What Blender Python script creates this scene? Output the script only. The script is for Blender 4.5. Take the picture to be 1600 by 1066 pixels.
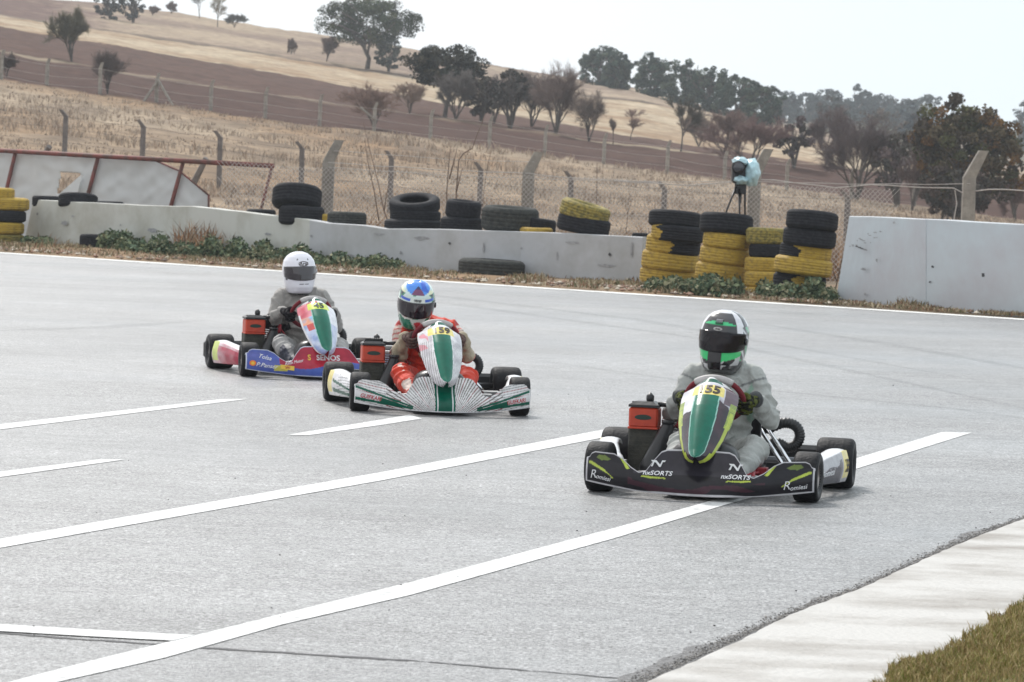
import bpy, math, random
import numpy as np
from mathutils import Matrix, Vector, noise
random.seed(7); rng = np.random.default_rng(7)
R = math.radians
S = bpy.context.scene
COL = S.collection
for o in list(bpy.data.objects): bpy.data.objects.remove(o)

# ------------------------------------------------------------------ camera
F = 6222.0; CX, CY = 800.0, 533.0; CAMH = 1.69; ROLL = 2.2
PITCH = math.degrees(math.atan(267.8 / F))
CM = Matrix.Rotation(R(90 - PITCH), 3, 'X') @ Matrix.Rotation(R(ROLL), 3, 'Z')
cd = bpy.data.cameras.new('camera'); cam = bpy.data.objects.new('camera', cd); COL.objects.link(cam)
cam.matrix_world = Matrix.Translation((0, 0, CAMH)) @ CM.to_4x4()
cd.sensor_width = 36; cd.lens = 36 * F / 1600
cd.clip_start = 0.1; cd.clip_end = 20000
cd.dof.use_dof = True; cd.dof.focus_distance = 22.5; cd.dof.aperture_fstop = 13.0
S.camera = cam

# ------------------------------------------------------------------ light
SUN_EL, SUN_AZ = 46, -22          # azimuth measured from +Y (view direction) towards +X
W_ = bpy.data.worlds.new('World'); S.world = W_; W_.use_nodes = True
nt = W_.node_tree; bg = nt.nodes['Background']
sky = nt.nodes.new('ShaderNodeTexSky'); sky.sky_type = 'NISHITA'; sky.sun_disc = False
sky.sun_elevation = R(SUN_EL); sky.sun_rotation = R(SUN_AZ); sky.dust_density = 4; sky.air_density = 1
mixs = nt.nodes.new('ShaderNodeMix'); mixs.data_type = 'RGBA'; mixs.inputs[0].default_value = 0.9
tc = nt.nodes.new('ShaderNodeTexCoord'); sx = nt.nodes.new('ShaderNodeSeparateXYZ')
cl = nt.nodes.new('ShaderNodeTexNoise'); cl.inputs['Scale'].default_value = 2.2; cl.inputs['Detail'].default_value = 5
rp = nt.nodes.new('ShaderNodeValToRGB')
rp.color_ramp.elements[0].position = 0.25; rp.color_ramp.elements[0].color = (9.2, 9.9, 10.6, 1)
rp.color_ramp.elements[1].position = 0.65; rp.color_ramp.elements[1].color = (11.4, 11.5, 11.5, 1)
nt.links.new(tc.outputs['Generated'], cl.inputs['Vector'])
nt.links.new(cl.outputs['Fac'], rp.inputs['Fac'])
nt.links.new(sky.outputs[0], mixs.inputs[6]); nt.links.new(rp.outputs[0], mixs.inputs[7])
sx.location = (0, 0); nt.links.new(tc.outputs['Generated'], sx.inputs[0])
tr_ = nt.nodes.new('ShaderNodeMapRange'); tr_.inputs[1].default_value = .0; tr_.inputs[2].default_value = .14; nt.links.new(sx.outputs['X'], tr_.inputs[0])
tn = nt.nodes.new('ShaderNodeMix'); tn.data_type = 'RGBA'; tn.blend_type = 'MULTIPLY'; tn.inputs[7].default_value = (.87, .94, .97, 1)
nt.links.new(tr_.outputs[0], tn.inputs[0]); nt.links.new(mixs.outputs[2], tn.inputs[6])
nt.links.new(tn.outputs[2], bg.inputs['Color']); bg.inputs['Strength'].default_value = 0.082
sl = bpy.data.lights.new('sun', 'SUN'); sl.energy = 2.3; sl.angle = R(10); sl.color = (1, .965, .92)
so = bpy.data.objects.new('sun', sl); COL.objects.link(so)
sd = Vector((math.sin(R(SUN_AZ)) * math.cos(R(SUN_EL)), math.cos(R(SUN_AZ)) * math.cos(R(SUN_EL)), math.sin(R(SUN_EL))))
so.rotation_euler = sd.to_track_quat('Z', 'Y').to_euler(); so.location = sd * 60
S.view_settings.view_transform = 'Standard'; S.view_settings.look = 'None'
S.view_settings.exposure = 0.42; S.view_settings.gamma = 1.0
S.render.engine = 'CYCLES'; S.render.resolution_x = 1024; S.render.resolution_y = 682
S.cycles.max_bounces = 8; S.cycles.transparent_max_bounces = 16; S.cycles.volume_bounces = 2

# ------------------------------------------------------------------ pixel -> world (real distances)
def ray(u, v): return CM @ Vector(((u - CX) / F, -(v - CY) / F, -1))
def Wp(u, v, d):
    r = ray(u, v); k = d / r.y
    return Vector((r.x * k, d, CAMH + r.z * k))
def G(u, v, z=0.0):
    r = ray(u, v); k = (z - CAMH) / r.z
    return Vector((r.x * k, r.y * k, z))
def hor(u): return 265 + math.tan(R(ROLL)) * (u - 800)
def px_of(p):
    q = CM.transposed() @ (Vector(p) - Vector((0, 0, CAMH)))
    return CX + F * q.x / -q.z, CY - F * q.y / -q.z

def lin(c):
    return tuple(((x / 12.92) if x <= .04045 else ((x + .055) / 1.055) ** 2.4) for x in c[:3])
def rgb(r, g, b): return lin((r / 255, g / 255, b / 255))

# ------------------------------------------------------------------ materials
MATS = {}
def mat(name, col=(.5, .5, .5), rough=.6, metal=0, var=.0, vscale=8, col2=None, bump=0, bscale=40, coat=0, attr=False,
        spec=.5, alpha=1, stretch=None, detail=5, ramp=(.4, .6), trans=0, sheen=0, rvar=0):
    if name in MATS: return MATS[name]
    m = bpy.data.materials.new(name); m.use_nodes = True; n = m.node_tree; N = n.nodes; L = n.links
    p = N['Principled BSDF']; p.inputs['Roughness'].default_value = rough; p.inputs['Metallic'].default_value = metal
    p.inputs['Specular IOR Level'].default_value = spec
    p.inputs['Coat Weight'].default_value = coat; p.inputs['Coat Roughness'].default_value = .06
    p.inputs['Alpha'].default_value = alpha
    p.inputs['Transmission Weight'].default_value = trans
    p.inputs['Sheen Weight'].default_value = sheen
    t = N.new('ShaderNodeTexCoord'); src = t.outputs['Object']
    if stretch:
        mp = N.new('ShaderNodeMapping'); mp.inputs['Scale'].default_value = stretch
        L.new(src, mp.inputs['Vector']); src = mp.outputs[0]
    base = None
    if attr:
        a = N.new('ShaderNodeAttribute'); a.attribute_name = 'Col'; base = a.outputs['Color']
    if col2 or var:
        nz = N.new('ShaderNodeTexNoise'); nz.inputs['Scale'].default_value = vscale; nz.inputs['Detail'].default_value = detail
        nz.inputs['Roughness'].default_value = .65
        L.new(src, nz.inputs['Vector'])
        cr = N.new('ShaderNodeMapRange'); cr.inputs[1].default_value = ramp[0]; cr.inputs[2].default_value = ramp[1]
        L.new(nz.outputs['Fac'], cr.inputs[0])
        if attr:
            mm = N.new('ShaderNodeMapRange'); mm.inputs[1].default_value = ramp[0]; mm.inputs[2].default_value = ramp[1]
            mm.inputs[3].default_value = 1 - var; mm.inputs[4].default_value = 1 + var
            L.new(nz.outputs['Fac'], mm.inputs[0])
            vm = N.new('ShaderNodeVectorMath'); vm.operation = 'SCALE'
            L.new(base, vm.inputs[0]); L.new(mm.outputs[0], vm.inputs['Scale']); base = vm.outputs[0]
        else:
            mx = N.new('ShaderNodeMix'); mx.data_type = 'RGBA'
            c2 = col2 if col2 else tuple(min(1, c * (1 - var)) for c in col)
            mx.inputs[6].default_value = (*col[:3], 1); mx.inputs[7].default_value = (*c2[:3], 1)
            L.new(cr.outputs[0], mx.inputs[0]); base = mx.outputs[2]
        if rvar:
            rr = N.new('ShaderNodeMapRange'); rr.inputs[3].default_value = rough - rvar; rr.inputs[4].default_value = rough + rvar
            L.new(cr.outputs[0], rr.inputs[0]); L.new(rr.outputs[0], p.inputs['Roughness'])
    if base is not None: L.new(base, p.inputs['Base Color'])
    else: p.inputs['Base Color'].default_value = (*col[:3], 1)
    if bump:
        b = N.new('ShaderNodeBump'); nb = N.new('ShaderNodeTexNoise'); nb.inputs['Scale'].default_value = bscale
        nb.inputs['Detail'].default_value = 4
        L.new(src, nb.inputs['Vector']); L.new(nb.outputs['Fac'], b.inputs['Height'])
        b.inputs['Strength'].default_value = bump; b.inputs['Distance'].default_value = .02
        L.new(b.outputs[0], p.inputs['Normal'])
    MATS[name] = m
    return m

# ------------------------------------------------------------------ mesh builder
class MB:
    def __init__(s): s.v = []; s.f = []; s.m = []; s.c = []; s.sm = []; s.anyc = False
    def add(s, vs, fs, mi=0, col=None, smooth=True, cols=None):
        o = len(s.v); s.v += [tuple(p) for p in vs]; s.f += [tuple(o + i for i in f) for f in fs]
        s.m += [mi] * len(fs); s.sm += [smooth] * len(fs)
        if cols is not None: s.c += list(cols); s.anyc = True
        else:
            s.c += [col if col else (.5, .5, .5)] * len(vs)
            if col: s.anyc = True
        return s
    def box(s, c, h, mi=0, rot=None, col=None, bev=0):
        # chamfered box: h are half sizes
        hx, hy, hz = h; b = min(bev if bev else min(h) * .12, min(h) * .5)
        pts = []
        for sx_ in (-1, 1):
            for sy_ in (-1, 1):
                for sz_ in (-1, 1):
                    pts += [(sx_ * (hx - b), sy_ * (hy - b), sz_ * hz), (sx_ * (hx - b), sy_ * hy, sz_ * (hz - b)), (sx_ * hx, sy_ * (hy - b), sz_ * (hz - b))]
        def ix(a, bb, cc, k): return ((a > 0) * 4 + (bb > 0) * 2 + (cc > 0)) * 3 + k
        fs = []
        q = [(-1, -1), (1, -1), (1, 1), (-1, 1)]
        for z in (-1, 1): fs.append([ix(a, bb, z, 0) for a, bb in (q if z > 0 else q[::-1])])
        for y in (-1, 1): fs.append([ix(a, y, cc, 1) for a, cc in (q if y < 0 else q[::-1])])
        for x in (-1, 1): fs.append([ix(x, bb, cc, 2) for bb, cc in (q if x > 0 else q[::-1])])
        for a in (-1, 1):
            for bb in (-1, 1): fs.append([ix(a, bb, -1, 1), ix(a, bb, 1, 1), ix(a, bb, 1, 2), ix(a, bb, -1, 2)])
            for cc in (-1, 1): fs.append([ix(a, -1, cc, 0), ix(a, 1, cc, 0), ix(a, 1, cc, 2), ix(a, -1, cc, 2)])
        for bb in (-1, 1):
            for cc in (-1, 1): fs.append([ix(-1, bb, cc, 0), ix(1, bb, cc, 0), ix(1, bb, cc, 1), ix(-1, bb, cc, 1)])
        for a in (-1, 1):
            for bb in (-1, 1):
                for cc in (-1, 1): fs.append([ix(a, bb, cc, 0), ix(a, bb, cc, 1), ix(a, bb, cc, 2)])
        M = rot if rot is not None else Matrix.Identity(3); C_ = Vector(c)
        return s.add([M @ Vector(p) + C_ for p in pts], fs, mi, col, False)
    def tube(s, pts, r, n=8, mi=0, col=None, closed=False, cap=True, smooth=True):
        P = [Vector(p) for p in pts]; k = len(P); rs = r if isinstance(r, (list, tuple)) else [r] * k
        vs = []; up = None
        for i in range(k):
            a = P[(i - 1) % k] if (closed or i > 0) else P[i]; b = P[(i + 1) % k] if (closed or i < k - 1) else P[i]
            t = (b - a).normalized()
            if up is None:
                up = t.orthogonal().normalized()
            up = (up - t * up.dot(t)).normalized(); w = t.cross(up)
            for j in range(n):
                an = 2 * math.pi * j / n; vs.append(P[i] + (up * math.cos(an) + w * math.sin(an)) * rs[i])
        fs = []
        for i in range(k if closed else k - 1):
            i2 = (i + 1) % k
            for j in range(n): fs.append((i * n + j, i * n + (j + 1) % n, i2 * n + (j + 1) % n, i2 * n + j))
        if not closed and cap:
            fs.append(tuple(range(n))[::-1]); fs.append(tuple(range((k - 1) * n, k * n)))
        return s.add(vs, fs, mi, col, smooth)
    def lathe(s, prof, n=24, c=(0, 0, 0), axis='Z', mi=0, col=None, closed=False, rot=None, mfun=None):
        vs = []; k = len(prof)
        for (r, h) in prof:
            for j in range(n):
                a = 2 * math.pi * j / n; x, y = r * math.cos(a), r * math.sin(a)
                p = Vector((x, y, h)) if axis == 'Z' else Vector((h, x, y)) if axis == 'X' else Vector((y, h, x))
                if rot is not None: p = rot @ p
                vs.append(p + Vector(c))
        fs = []; ms = []
        for i in range(k if closed else k - 1):
            i2 = (i + 1) % k
            for j in range(n):
                fs.append((i * n + j, i * n + (j + 1) % n, i2 * n + (j + 1) % n, i2 * n + j)); ms.append(mfun(i) if mfun else mi)
        s.add(vs, fs, mi, col, True)
        if mfun: s.m[-len(ms):] = ms
        return s
    def rcone(s, a, b, ra, rb, n=16, mi=0, col=None, m=5):
        a, b = Vector(a), Vector(b); t = (b - a); L = t.length
        if L < 1e-6: t = Vector((0, 0, 1))
        t = t.normalized(); u = t.orthogonal().normalized(); w = t.cross(u)
        rows = []
        for i in range(m): th = math.pi / 2 * (1 - i / m); rows.append((-ra * math.sin(th), ra * math.cos(th)))
        rows.append((0, ra)); rows.append((L, rb))
        for i in range(1, m + 1): th = math.pi / 2 * i / m; rows.append((L + rb * math.sin(th), rb * math.cos(th)))
        rows[0] = (-ra, 1e-4); rows[-1] = (L + rb, 1e-4)
        vs = []
        for h, r in rows:
            for j in range(n):
                an = 2 * math.pi * j / n; vs.append(a + t * h + (u * math.cos(an) + w * math.sin(an)) * r)
        fs = [tuple(range(n))[::-1], tuple(range((len(rows) - 1) * n, len(rows) * n))]
        for i in range(len(rows) - 1):
            for j in range(n): fs.append((i * n + j, i * n + (j + 1) % n, (i + 1) * n + (j + 1) % n, (i + 1) * n + j))
        return s.add(vs, fs, mi, col, True)
    def grid(s, fn, nu, nv, mi=0, cfn=None, smooth=True):
        vs = []; cs = []
        for j in range(nv + 1):
            for i in range(nu + 1):
                p = fn(i / nu, j / nv); vs.append(p)
                if cfn: cs.append(cfn(i / nu, j / nv, p))
        fs = [(j * (nu + 1) + i, j * (nu + 1) + i + 1, (j + 1) * (nu + 1) + i + 1, (j + 1) * (nu + 1) + i) for j in range(nv) for i in range(nu)]
        return s.add(vs, fs, mi, None, smooth, cs if cfn else None)
    def mesh(s, name):
        me = bpy.data.meshes.new(name); me.from_pydata(s.v, [], s.f)
        me.polygons.foreach_set('material_index', s.m); me.polygons.foreach_set('use_smooth', s.sm)
        if s.anyc:
            ca = me.color_attributes.new('Col', 'FLOAT_COLOR', 'POINT')
            arr = np.ones((len(s.v), 4), dtype=np.float32); arr[:, :3] = np.array([c[:3] for c in s.c]); ca.data.foreach_set('color', arr.ravel())
        me.update()
        return me
    def build(s, name, mats, parent=None, off=None, solid=0, soff=-1):
        if off is not None:
            ov = Vector(off); s.v = [tuple(Vector(p) - ov) for p in s.v]
        me = s.mesh(name)
        for m in (mats if isinstance(mats, (list, tuple)) else [mats]): me.materials.append(m)
        o = bpy.data.objects.new(name, me); COL.objects.link(o)
        if parent: o.parent = parent
        if solid:
            md = o.modifiers.new('thick', 'SOLIDIFY'); md.thickness = solid; md.offset = soff
        return o

def npmesh(name, verts, faces, mats, cols=None, smooth=False, parent=None):
    """verts Nx3, faces Mx3 or Mx4 arrays"""
    me = bpy.data.meshes.new(name); nv = len(verts); k = faces.shape[1]; nf = len(faces)
    me.vertices.add(nv); me.vertices.foreach_set('co', np.asarray(verts, dtype=np.float32).ravel())
    me.loops.add(nf * k); me.loops.foreach_set('vertex_index', faces.astype(np.int32).ravel())
    me.polygons.add(nf); me.polygons.foreach_set('loop_start', (np.arange(nf) * k).astype(np.int32))
    me.polygons.foreach_set('loop_total', np.full(nf, k, dtype=np.int32))
    me.polygons.foreach_set('use_smooth', np.full(nf, smooth))
    if cols is not None:
        ca = me.color_attributes.new('Col', 'FLOAT_COLOR', 'POINT')
        arr = np.ones((nv, 4), dtype=np.float32); arr[:, :3] = cols; ca.data.foreach_set('color', arr.ravel())
    me.update(calc_edges=True); me.validate()
    for m in (mats if isinstance(mats, (list, tuple)) else [mats]): me.materials.append(m)
    o = bpy.data.objects.new(name, me); COL.objects.link(o)
    if parent: o.parent = parent
    return o

def tag(o, label=None, cat=None, group=None, kind=None):
    if label: o['label'] = label
    if cat: o['category'] = cat
    if group: o['group'] = group
    if kind: o['kind'] = kind
    return o
def thing(name, loc, label, cat, group=None, rz=0):
    o = bpy.data.objects.new(name, None); COL.objects.link(o); o.location = loc; o.rotation_euler = (0, 0, rz)
    o.empty_display_size = .2
    return tag(o, label, cat, group)

_tc = {}
def text_mesh(txt, size=1, shear=0, bold=0, sx_=1.0):
    key = (txt, shear, bold)
    if key not in _tc:
        c = bpy.data.curves.new('t', 'FONT'); c.body = txt; c.size = 1; c.align_x = 'CENTER'; c.align_y = 'CENTER'
        c.shear = shear; c.offset = bold; c.resolution_u = 3
        o = bpy.data.objects.new('t', c); COL.objects.link(o)
        dg = bpy.context.evaluated_depsgraph_get(); me = o.evaluated_get(dg).to_mesh()
        vs = [tuple(v.co[:2]) for v in me.vertices]; fs = [tuple(p.vertices) for p in me.polygons]
        o.evaluated_get(dg).to_mesh_clear(); bpy.data.objects.remove(o); bpy.data.curves.remove(c)
        _tc[key] = (vs, fs)
    vs, fs = _tc[key]
    return [(x * size * sx_, y * size) for x, y in vs], fs
def disc_poly(w, h, n=20): return [(w * math.cos(2 * math.pi * i / n), h * math.sin(2 * math.pi * i / n)) for i in range(n)]
def inpoly(x, y, P):
    c = False; n = len(P); j = n - 1
    for i in range(n):
        xi, yi = P[i]; xj, yj = P[j]
        if (yi > y) != (yj > y) and x < (xj - xi) * (y - yi) / (yj - yi) + xi: c = not c
        j = i
    return c
def interp(x, xs, ys): return float(np.interp(x, xs, ys))

# ================================================================== GROUND, TERRAIN
UC = np.array([-400, 0, 200, 400, 600, 800, 1000, 1200, 1400, 1600, 2000], float)
def flat(d): return [hor(u) + (CAMH + .01) * F / d for u in UC]
ROWS = [
 (8, flat(8)), (75, flat(75)),
 (120, [225, 262, 284, 308, 331, 352, 369, 385, 396, 405, 425]),
 (190, [70, 122, 154, 184, 208, 237, 265, 291, 321, 345, 395]),
 (225, [20, 82, 116, 146, 173, 203, 230, 250, 271, 292, 335]),
 (300, [-20, 43, 76, 110, 145, 182, 216, 246, 278, 300, 340]),
 (360, [-45, 26, 54, 84, 117, 141, 158, 200, 247, 275, 320]),
 (450, [-80, -8, 11, 41, 69, 108, 140, 192, 232, 262, 300]),
 (540, [-60, 30, 50, 75, 100, 128, 158, 205, 236, 258, 290]),
 (800, [60, 90, 110, 130, 150, 172, 186, 186, 188, 206, 215]),
 (1000, [110, 120, 140, 160, 180, 196, 204, 206, 208, 226, 235])]
RD = np.array([r[0] for r in ROWS], float)
RZ = np.array([[CAMH + (hor(u) - v) * r[0] / F for u, v in zip(UC, r[1])] for r in ROWS])
def tz(u, d):
    zs = np.array([np.interp(u, UC, RZ[i]) for i in range(len(RD))])
    z = float(np.interp(d, RD, zs))
    return z
def T(u, d, dz=0):
    z = tz(u, d); v = hor(u) + (CAMH - z - dz) * F / d
    p = Wp(u, v, d); return Vector((p.x, p.y, z + dz))
def find_d(u, v, lo=76, hi=450):
    best = None
    for i in range(120):
        d = lo + (hi - lo) * i / 119
        vv = hor(u) + (CAMH - tz(u, d)) * F / d
        if best is None or abs(vv - v) < best[0] - .2: best = (abs(vv - v), d)
    return best[1]

E0, E1 = G(0, 394.5), G(1600, 498.5)
ed = (E1 - E0).normalized(); en = Vector((ed.y, -ed.x, 0));
if en.y > 0: en = -en                         # towards the camera
def off_edge(x, y): return -((x - E0.x) * en.x + (y - E0.y) * en.y)   # >0 on the far side

def fbm(x, y, s, seed=0): return noise.fractal(Vector((x * s, y * s, seed)), 1, 2, 4)
dl = [4, 8, 14, 22, 30]; dl += list(np.arange(36, 80, .8)); dl += list(np.arange(80, 190, 2.2)); dl += list(np.arange(190, 300, 1.6))
dl += list(np.arange(300, 460, 2.2)); dl += list(np.arange(460, 1001, 12))
dl = sorted(set([round(float(x), 2) for x in dl] + [190, 225, 300, 360, 450, 226.5, 189, 361, 363]))
ul = list(np.arange(-2600, -60, 90)) + list(np.arange(-60, 1680, 7)) + list(np.arange(1680, 4300, 90))
straw = rgb(186, 166, 143); straw2 = rgb(168, 140, 112); pale = rgb(203, 184, 158); plow = rgb(108, 80, 71); plow2 = rgb(118, 90, 79)
dirt = rgb(140, 126, 108); ridge = rgb(150, 130, 116); green = rgb(95, 100, 78)
def mixc(a, b, k): k = max(0, min(1, k)); return tuple(a[i] * (1 - k) + b[i] * k for i in range(3))
vs, cs = [], []
for d in dl:
    for u in ul:
        uu = min(max(u, -400), 2000)
        p = T(uu, d)
        if u != uu: p.x = p.x + (u - uu) / F * d
        x, y = p.x, p.y
        n1 = fbm(x, y, .05, 1); n2 = fbm(x, y, .35, 5); n3 = fbm(x * .15, y, .5, 9)
        oe = off_edge(x, y)
        if oe > .5: p.z += max(0, min(1, (oe - .5))) * (.03 + .05 * n2) if d < 80 else .18 * n2 * min(1, (d - 80) / 30 + .3)
        db = d + n1 * 3 + n2 * 1.5
        if d < 76: c = mixc(dirt, straw2, .5 + n2)
        elif db < 190: c = mixc(mixc(straw, straw2, .45 + 1.1 * n1), mixc(dirt, plow, .3), .25 + 1.2 * n2)
        elif d <= 225 and db < 224: c = mixc(plow, plow2, .3 + n3)
        elif db < 227.5: c = mixc(pale, plow2, .5 + 1.6 * n1)
        elif db < 300: c = mixc(plow2, rgb(130, 100, 88), .4 + 1.2 * n3)
        elif db < 358: c = mixc(pale, straw2, .3 + n1 + n3)
        elif db < 364: c = mixc(rgb(110, 98, 84), ridge, .4 + 1.5 * n2)
        elif db < 470:
            c = mixc(ridge, straw, .45 + n1 + .5 * n3)
            if u < 170: c = mixc(rgb(122, 98, 90), c, (u - 60) / 150 + n2)
        else: c = mixc(green, ridge, .35 + n1)
        vs.append(p); cs.append(tuple(q * (.43 if 190 <= db < 300 else .66) for q in c))
nu = len(ul)
fa = np.array([(j * nu + i, j * nu + i + 1, (j + 1) * nu + i + 1, (j + 1) * nu + i) for j in range(len(dl) - 1) for i in range(nu - 1)])
m_ter = mat('terrain_soil', attr=True, var=.36, vscale=1.1, ramp=(.3, .7), rough=1, spec=.1, bump=1, bscale=4, detail=9)
terrain = npmesh('terrain', np.array([tuple(p) for p in vs]), fa, m_ter, np.array(cs), True); tag(terrain, kind='structure')

# track asphalt
m_as = bpy.data.materials.new('asphalt'); m_as.use_nodes = True
N = m_as.node_tree.nodes; L = m_as.node_tree.links; P = N['Principled BSDF']
t = N.new('ShaderNodeTexCoord')
def nnoise(scale, det=4, st=None, rough=.6):
    n = N.new('ShaderNodeTexNoise'); n.inputs['Scale'].default_value = scale; n.inputs['Detail'].default_value = det; n.inputs['Roughness'].default_value = rough
    if st:
        mp = N.new('ShaderNodeMapping'); mp.inputs['Scale'].default_value = st[:3]; mp.inputs['Rotation'].default_value = (0, 0, R(st[3])); L.new(t.outputs['Object'], mp.inputs[0]); L.new(mp.outputs[0], n.inputs[0])
    else: L.new(t.outputs['Object'], n.inputs[0])
    return n.outputs['Fac']
def mrange(i, a, b, c, d):
    m = N.new('ShaderNodeMapRange'); m.inputs[1].default_value = a; m.inputs[2].default_value = b; m.inputs[3].default_value = c; m.inputs[4].default_value = d; L.new(i, m.inputs[0]); return m.outputs[0]
def mth(op, a, b):
    m = N.new('ShaderNodeMath'); m.operation = op
    for k, q in ((0, a), (1, b)):
        if isinstance(q, (int, float)): m.inputs[k].default_value = q
        else: L.new(q, m.inputs[k])
    return m.outputs[0]
grain = mrange(nnoise(62, 3, None, .75), .34, .66, .10, 2.1)
grain2 = mrange(nnoise(19, 5, None, .8), .34, .66, .52, 1.48)
broad = mrange(nnoise(.22, 7, None, .7), .35, .65, .78, 1.18)
streak = mrange(nnoise(1, 6, (.25, .7, 1, 20)), .32, .7, .93, 1.06)
mid = mrange(nnoise(5, 5, None, .75), .35, .65, .82, 1.15)
streak2 = mrange(nnoise(1, 5, (.9, 6, 1, 6), .75), .38, .62, .90, 1.06)
spots = mrange(nnoise(5.5, 2), .70, .76, 1, .55)
v_ = mth('MULTIPLY', mth('MULTIPLY', mth('MULTIPLY', grain, grain2), mth('MULTIPLY', broad, streak)), mth('MULTIPLY', streak2, mth('MULTIPLY', spots, mid)))
v_ = mth('MULTIPLY', v_, .212)
cc = N.new('ShaderNodeCombineColor'); L.new(v_, cc.inputs[0]); L.new(v_, cc.inputs[1]); L.new(mth('MULTIPLY', v_, 1.015), cc.inputs[2])
L.new(cc.outputs[0], P.inputs['Base Color'])
L.new(mrange(nnoise(1, 5, (.10, .30, 1, 15)), .38, .66, .50, .29), P.inputs['Roughness'])
P.inputs['Specular IOR Level'].default_value = .5
bp = N.new('ShaderNodeBump'); bp.inputs['Strength'].default_value = .8; bp.inputs['Distance'].default_value = .006
L.new(nnoise(110, 3), bp.inputs['Height']); L.new(bp.outputs[0], P.inputs['Normal'])
a0 = E0 - ed * 160; a1 = E0 + ed * 120
mb = MB(); mb.add([a0 + en * 0, a1, a1 + en * 170, a0 + en * 170], [(0, 3, 2, 1)], smooth=False)
asph = mb.build('race_track', m_as); tag(asph, kind='structure')
nrm = asph.data.polygons[0].normal
if nrm.z < 0: asph.data.flip_normals()

m_wl = mat('road_paint', (.66, .66, .655), .55, col2=(.30, .30, .30), detail=14, vscale=14, ramp=(.49, .72), bump=.25, bscale=120)
def sheet(pts, z, m=m_wl, name='track_marking'):
    P3 = [G(u, v, z) for u, v in pts]
    mb = MB(); mb.add(P3, [tuple(range(len(P3)))], smooth=False); o = mb.build(name, m)
    if o.data.polygons[0].normal.z < 0: o.data.flip_normals()
    tag(o, kind='structure'); return o
def strip(up, lo, z, m=m_wl, name='track_marking'):
    k = len(up); mb = MB(); P3 = [G(u, v, z) for u, v in up] + [G(u, v, z) for u, v in lo]
    mb.add(P3, [(i, k + i, k + i + 1, i + 1) for i in range(k - 1)], smooth=False); o = mb.build(name, m)
    if o.data.polygons[0].normal.z < 0: o.data.flip_normals()
    tag(o, kind='structure'); return o
strip([(-60, 1084), (12, 1066), (160, 1028), (300, 994), (640, 910), (960, 825), (1096, 786.5), (1332, 718), (1472, 675)],
      [(0, 1090), (88, 1066), (256, 1028), (440, 976), (640, 930), (960, 841), (1136, 788), (1332, 734.5), (1519, 676)], .0028)
strip([(-60, 854), (0, 842), (600, 737), (905, 678.5), (950, 670)], [(-60, 868), (0, 856), (600, 750), (905, 691), (980, 676)], .0028)
strip([(-60, 672), (0, 663), (347, 623.5)], [(-60, 679), (0, 671), (388, 623.5)], .0028)
strip([(-60, 745), (0, 737), (155, 718)], [(-60, 754), (0, 745.5), (196, 718)], .0028)
strip([(449, 679.5), (600, 655), (640, 648)], [(483, 680), (600, 663.5), (660, 654)], .0028)
strip([(-60, 970), (0, 975), (130, 983), (305, 992.5)], [(-60, 981), (0, 986), (130, 993.5), (268, 1001)], .0045)
m_crk = mat('tar_seam', (.045, .045, .05), .7)
up = []; lo = []
for i, u in enumerate(np.linspace(-60, 1010, 60)):
    v = np.interp(u, [-60, 0, 320, 640, 1010], [985, 989.5, 1012, 1032, 1063]) + random.uniform(-.5, .5); w = random.uniform(.5, 1.5) if u < 640 else random.uniform(.1, 1.0)
    up.append((u, v - w)); lo.append((u, v + w))
strip(up, lo, .002, m_crk, 'tar_seam')
m_skid = mat('rubber_smear', (.05, .05, .055), .6, alpha=.085, var=.3, vscale=3)
def skid(pts, w0, name='skid_mark'):
    P_ = [G(*p) for p in pts]; n = 60; up = []; lo = []
    xs = np.linspace(0, 1, len(P_)); c = [(np.interp(f, xs, [p.x for p in P_]), np.interp(f, xs, [p.y for p in P_])) for f in np.linspace(0, 1, n)]
    V = []
    for i, (x, y) in enumerate(c):
        a = c[max(0, i - 1)]; b = c[min(n - 1, i + 1)]; t_ = Vector((b[0] - a[0], b[1] - a[1], 0)).normalized(); q = Vector((-t_.y, t_.x, 0)); w = w0 * (.25 + math.sin(math.pi * i / (n - 1))) * (.8 + .3 * noise.noise(Vector((i * .2, w0 * 99, 0))))
        V += [Vector((x, y, .0015)) + q * w, Vector((x, y, .0015)) - q * w]
    mb = MB(); mb.add(V, [(2 * i, 2 * i + 1, 2 * i + 3, 2 * i + 2) for i in range(n - 1)], smooth=False); o = mb.build(name, m_skid)
    if o.data.polygons[0].normal.z < 0: o.data.flip_normals()
    tag(o, kind='structure')
skid([(-100, 432), (200, 440), (620, 455), (1000, 500), (1500, 590)], .16); skid([(-100, 446), (260, 452), (700, 474), (1100, 530), (1700, 660)], .12)
skid([(-80, 520), (160, 512), (330, 500)], .14); skid([(820, 560), (1100, 600), (1500, 640), (1700, 668)], .08); 
skid([(1180, 505), (1400, 540), (1680, 590)], .12)
# far edge line
mb = MB(); m_el = mat('edge_paint', (.74, .74, .72), .7, var=.35, vscale=3, ramp=(.5, .65))
q0 = E0 - ed * 60; q1 = E0 + ed * 60; ks = 60
mb.add([q0 + (q1 - q0) * (i / ks) + en * (.0 + .02 * random.random()) + Vector((0, 0, .004)) for i in range(ks + 1)] + [q0 + (q1 - q0) * (i / ks) + en * (.42 + .04 * random.random()) + Vector((0, 0, .004)) for i in range(ks + 1)],
       [(i, ks + 1 + i, ks + 2 + i, i + 1) for i in range(ks)], smooth=False)
o = mb.build('track_edge_line', m_el); tag(o, kind='structure')
if o.data.polygons[0].normal.z < 0: o.data.flip_normals()

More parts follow.
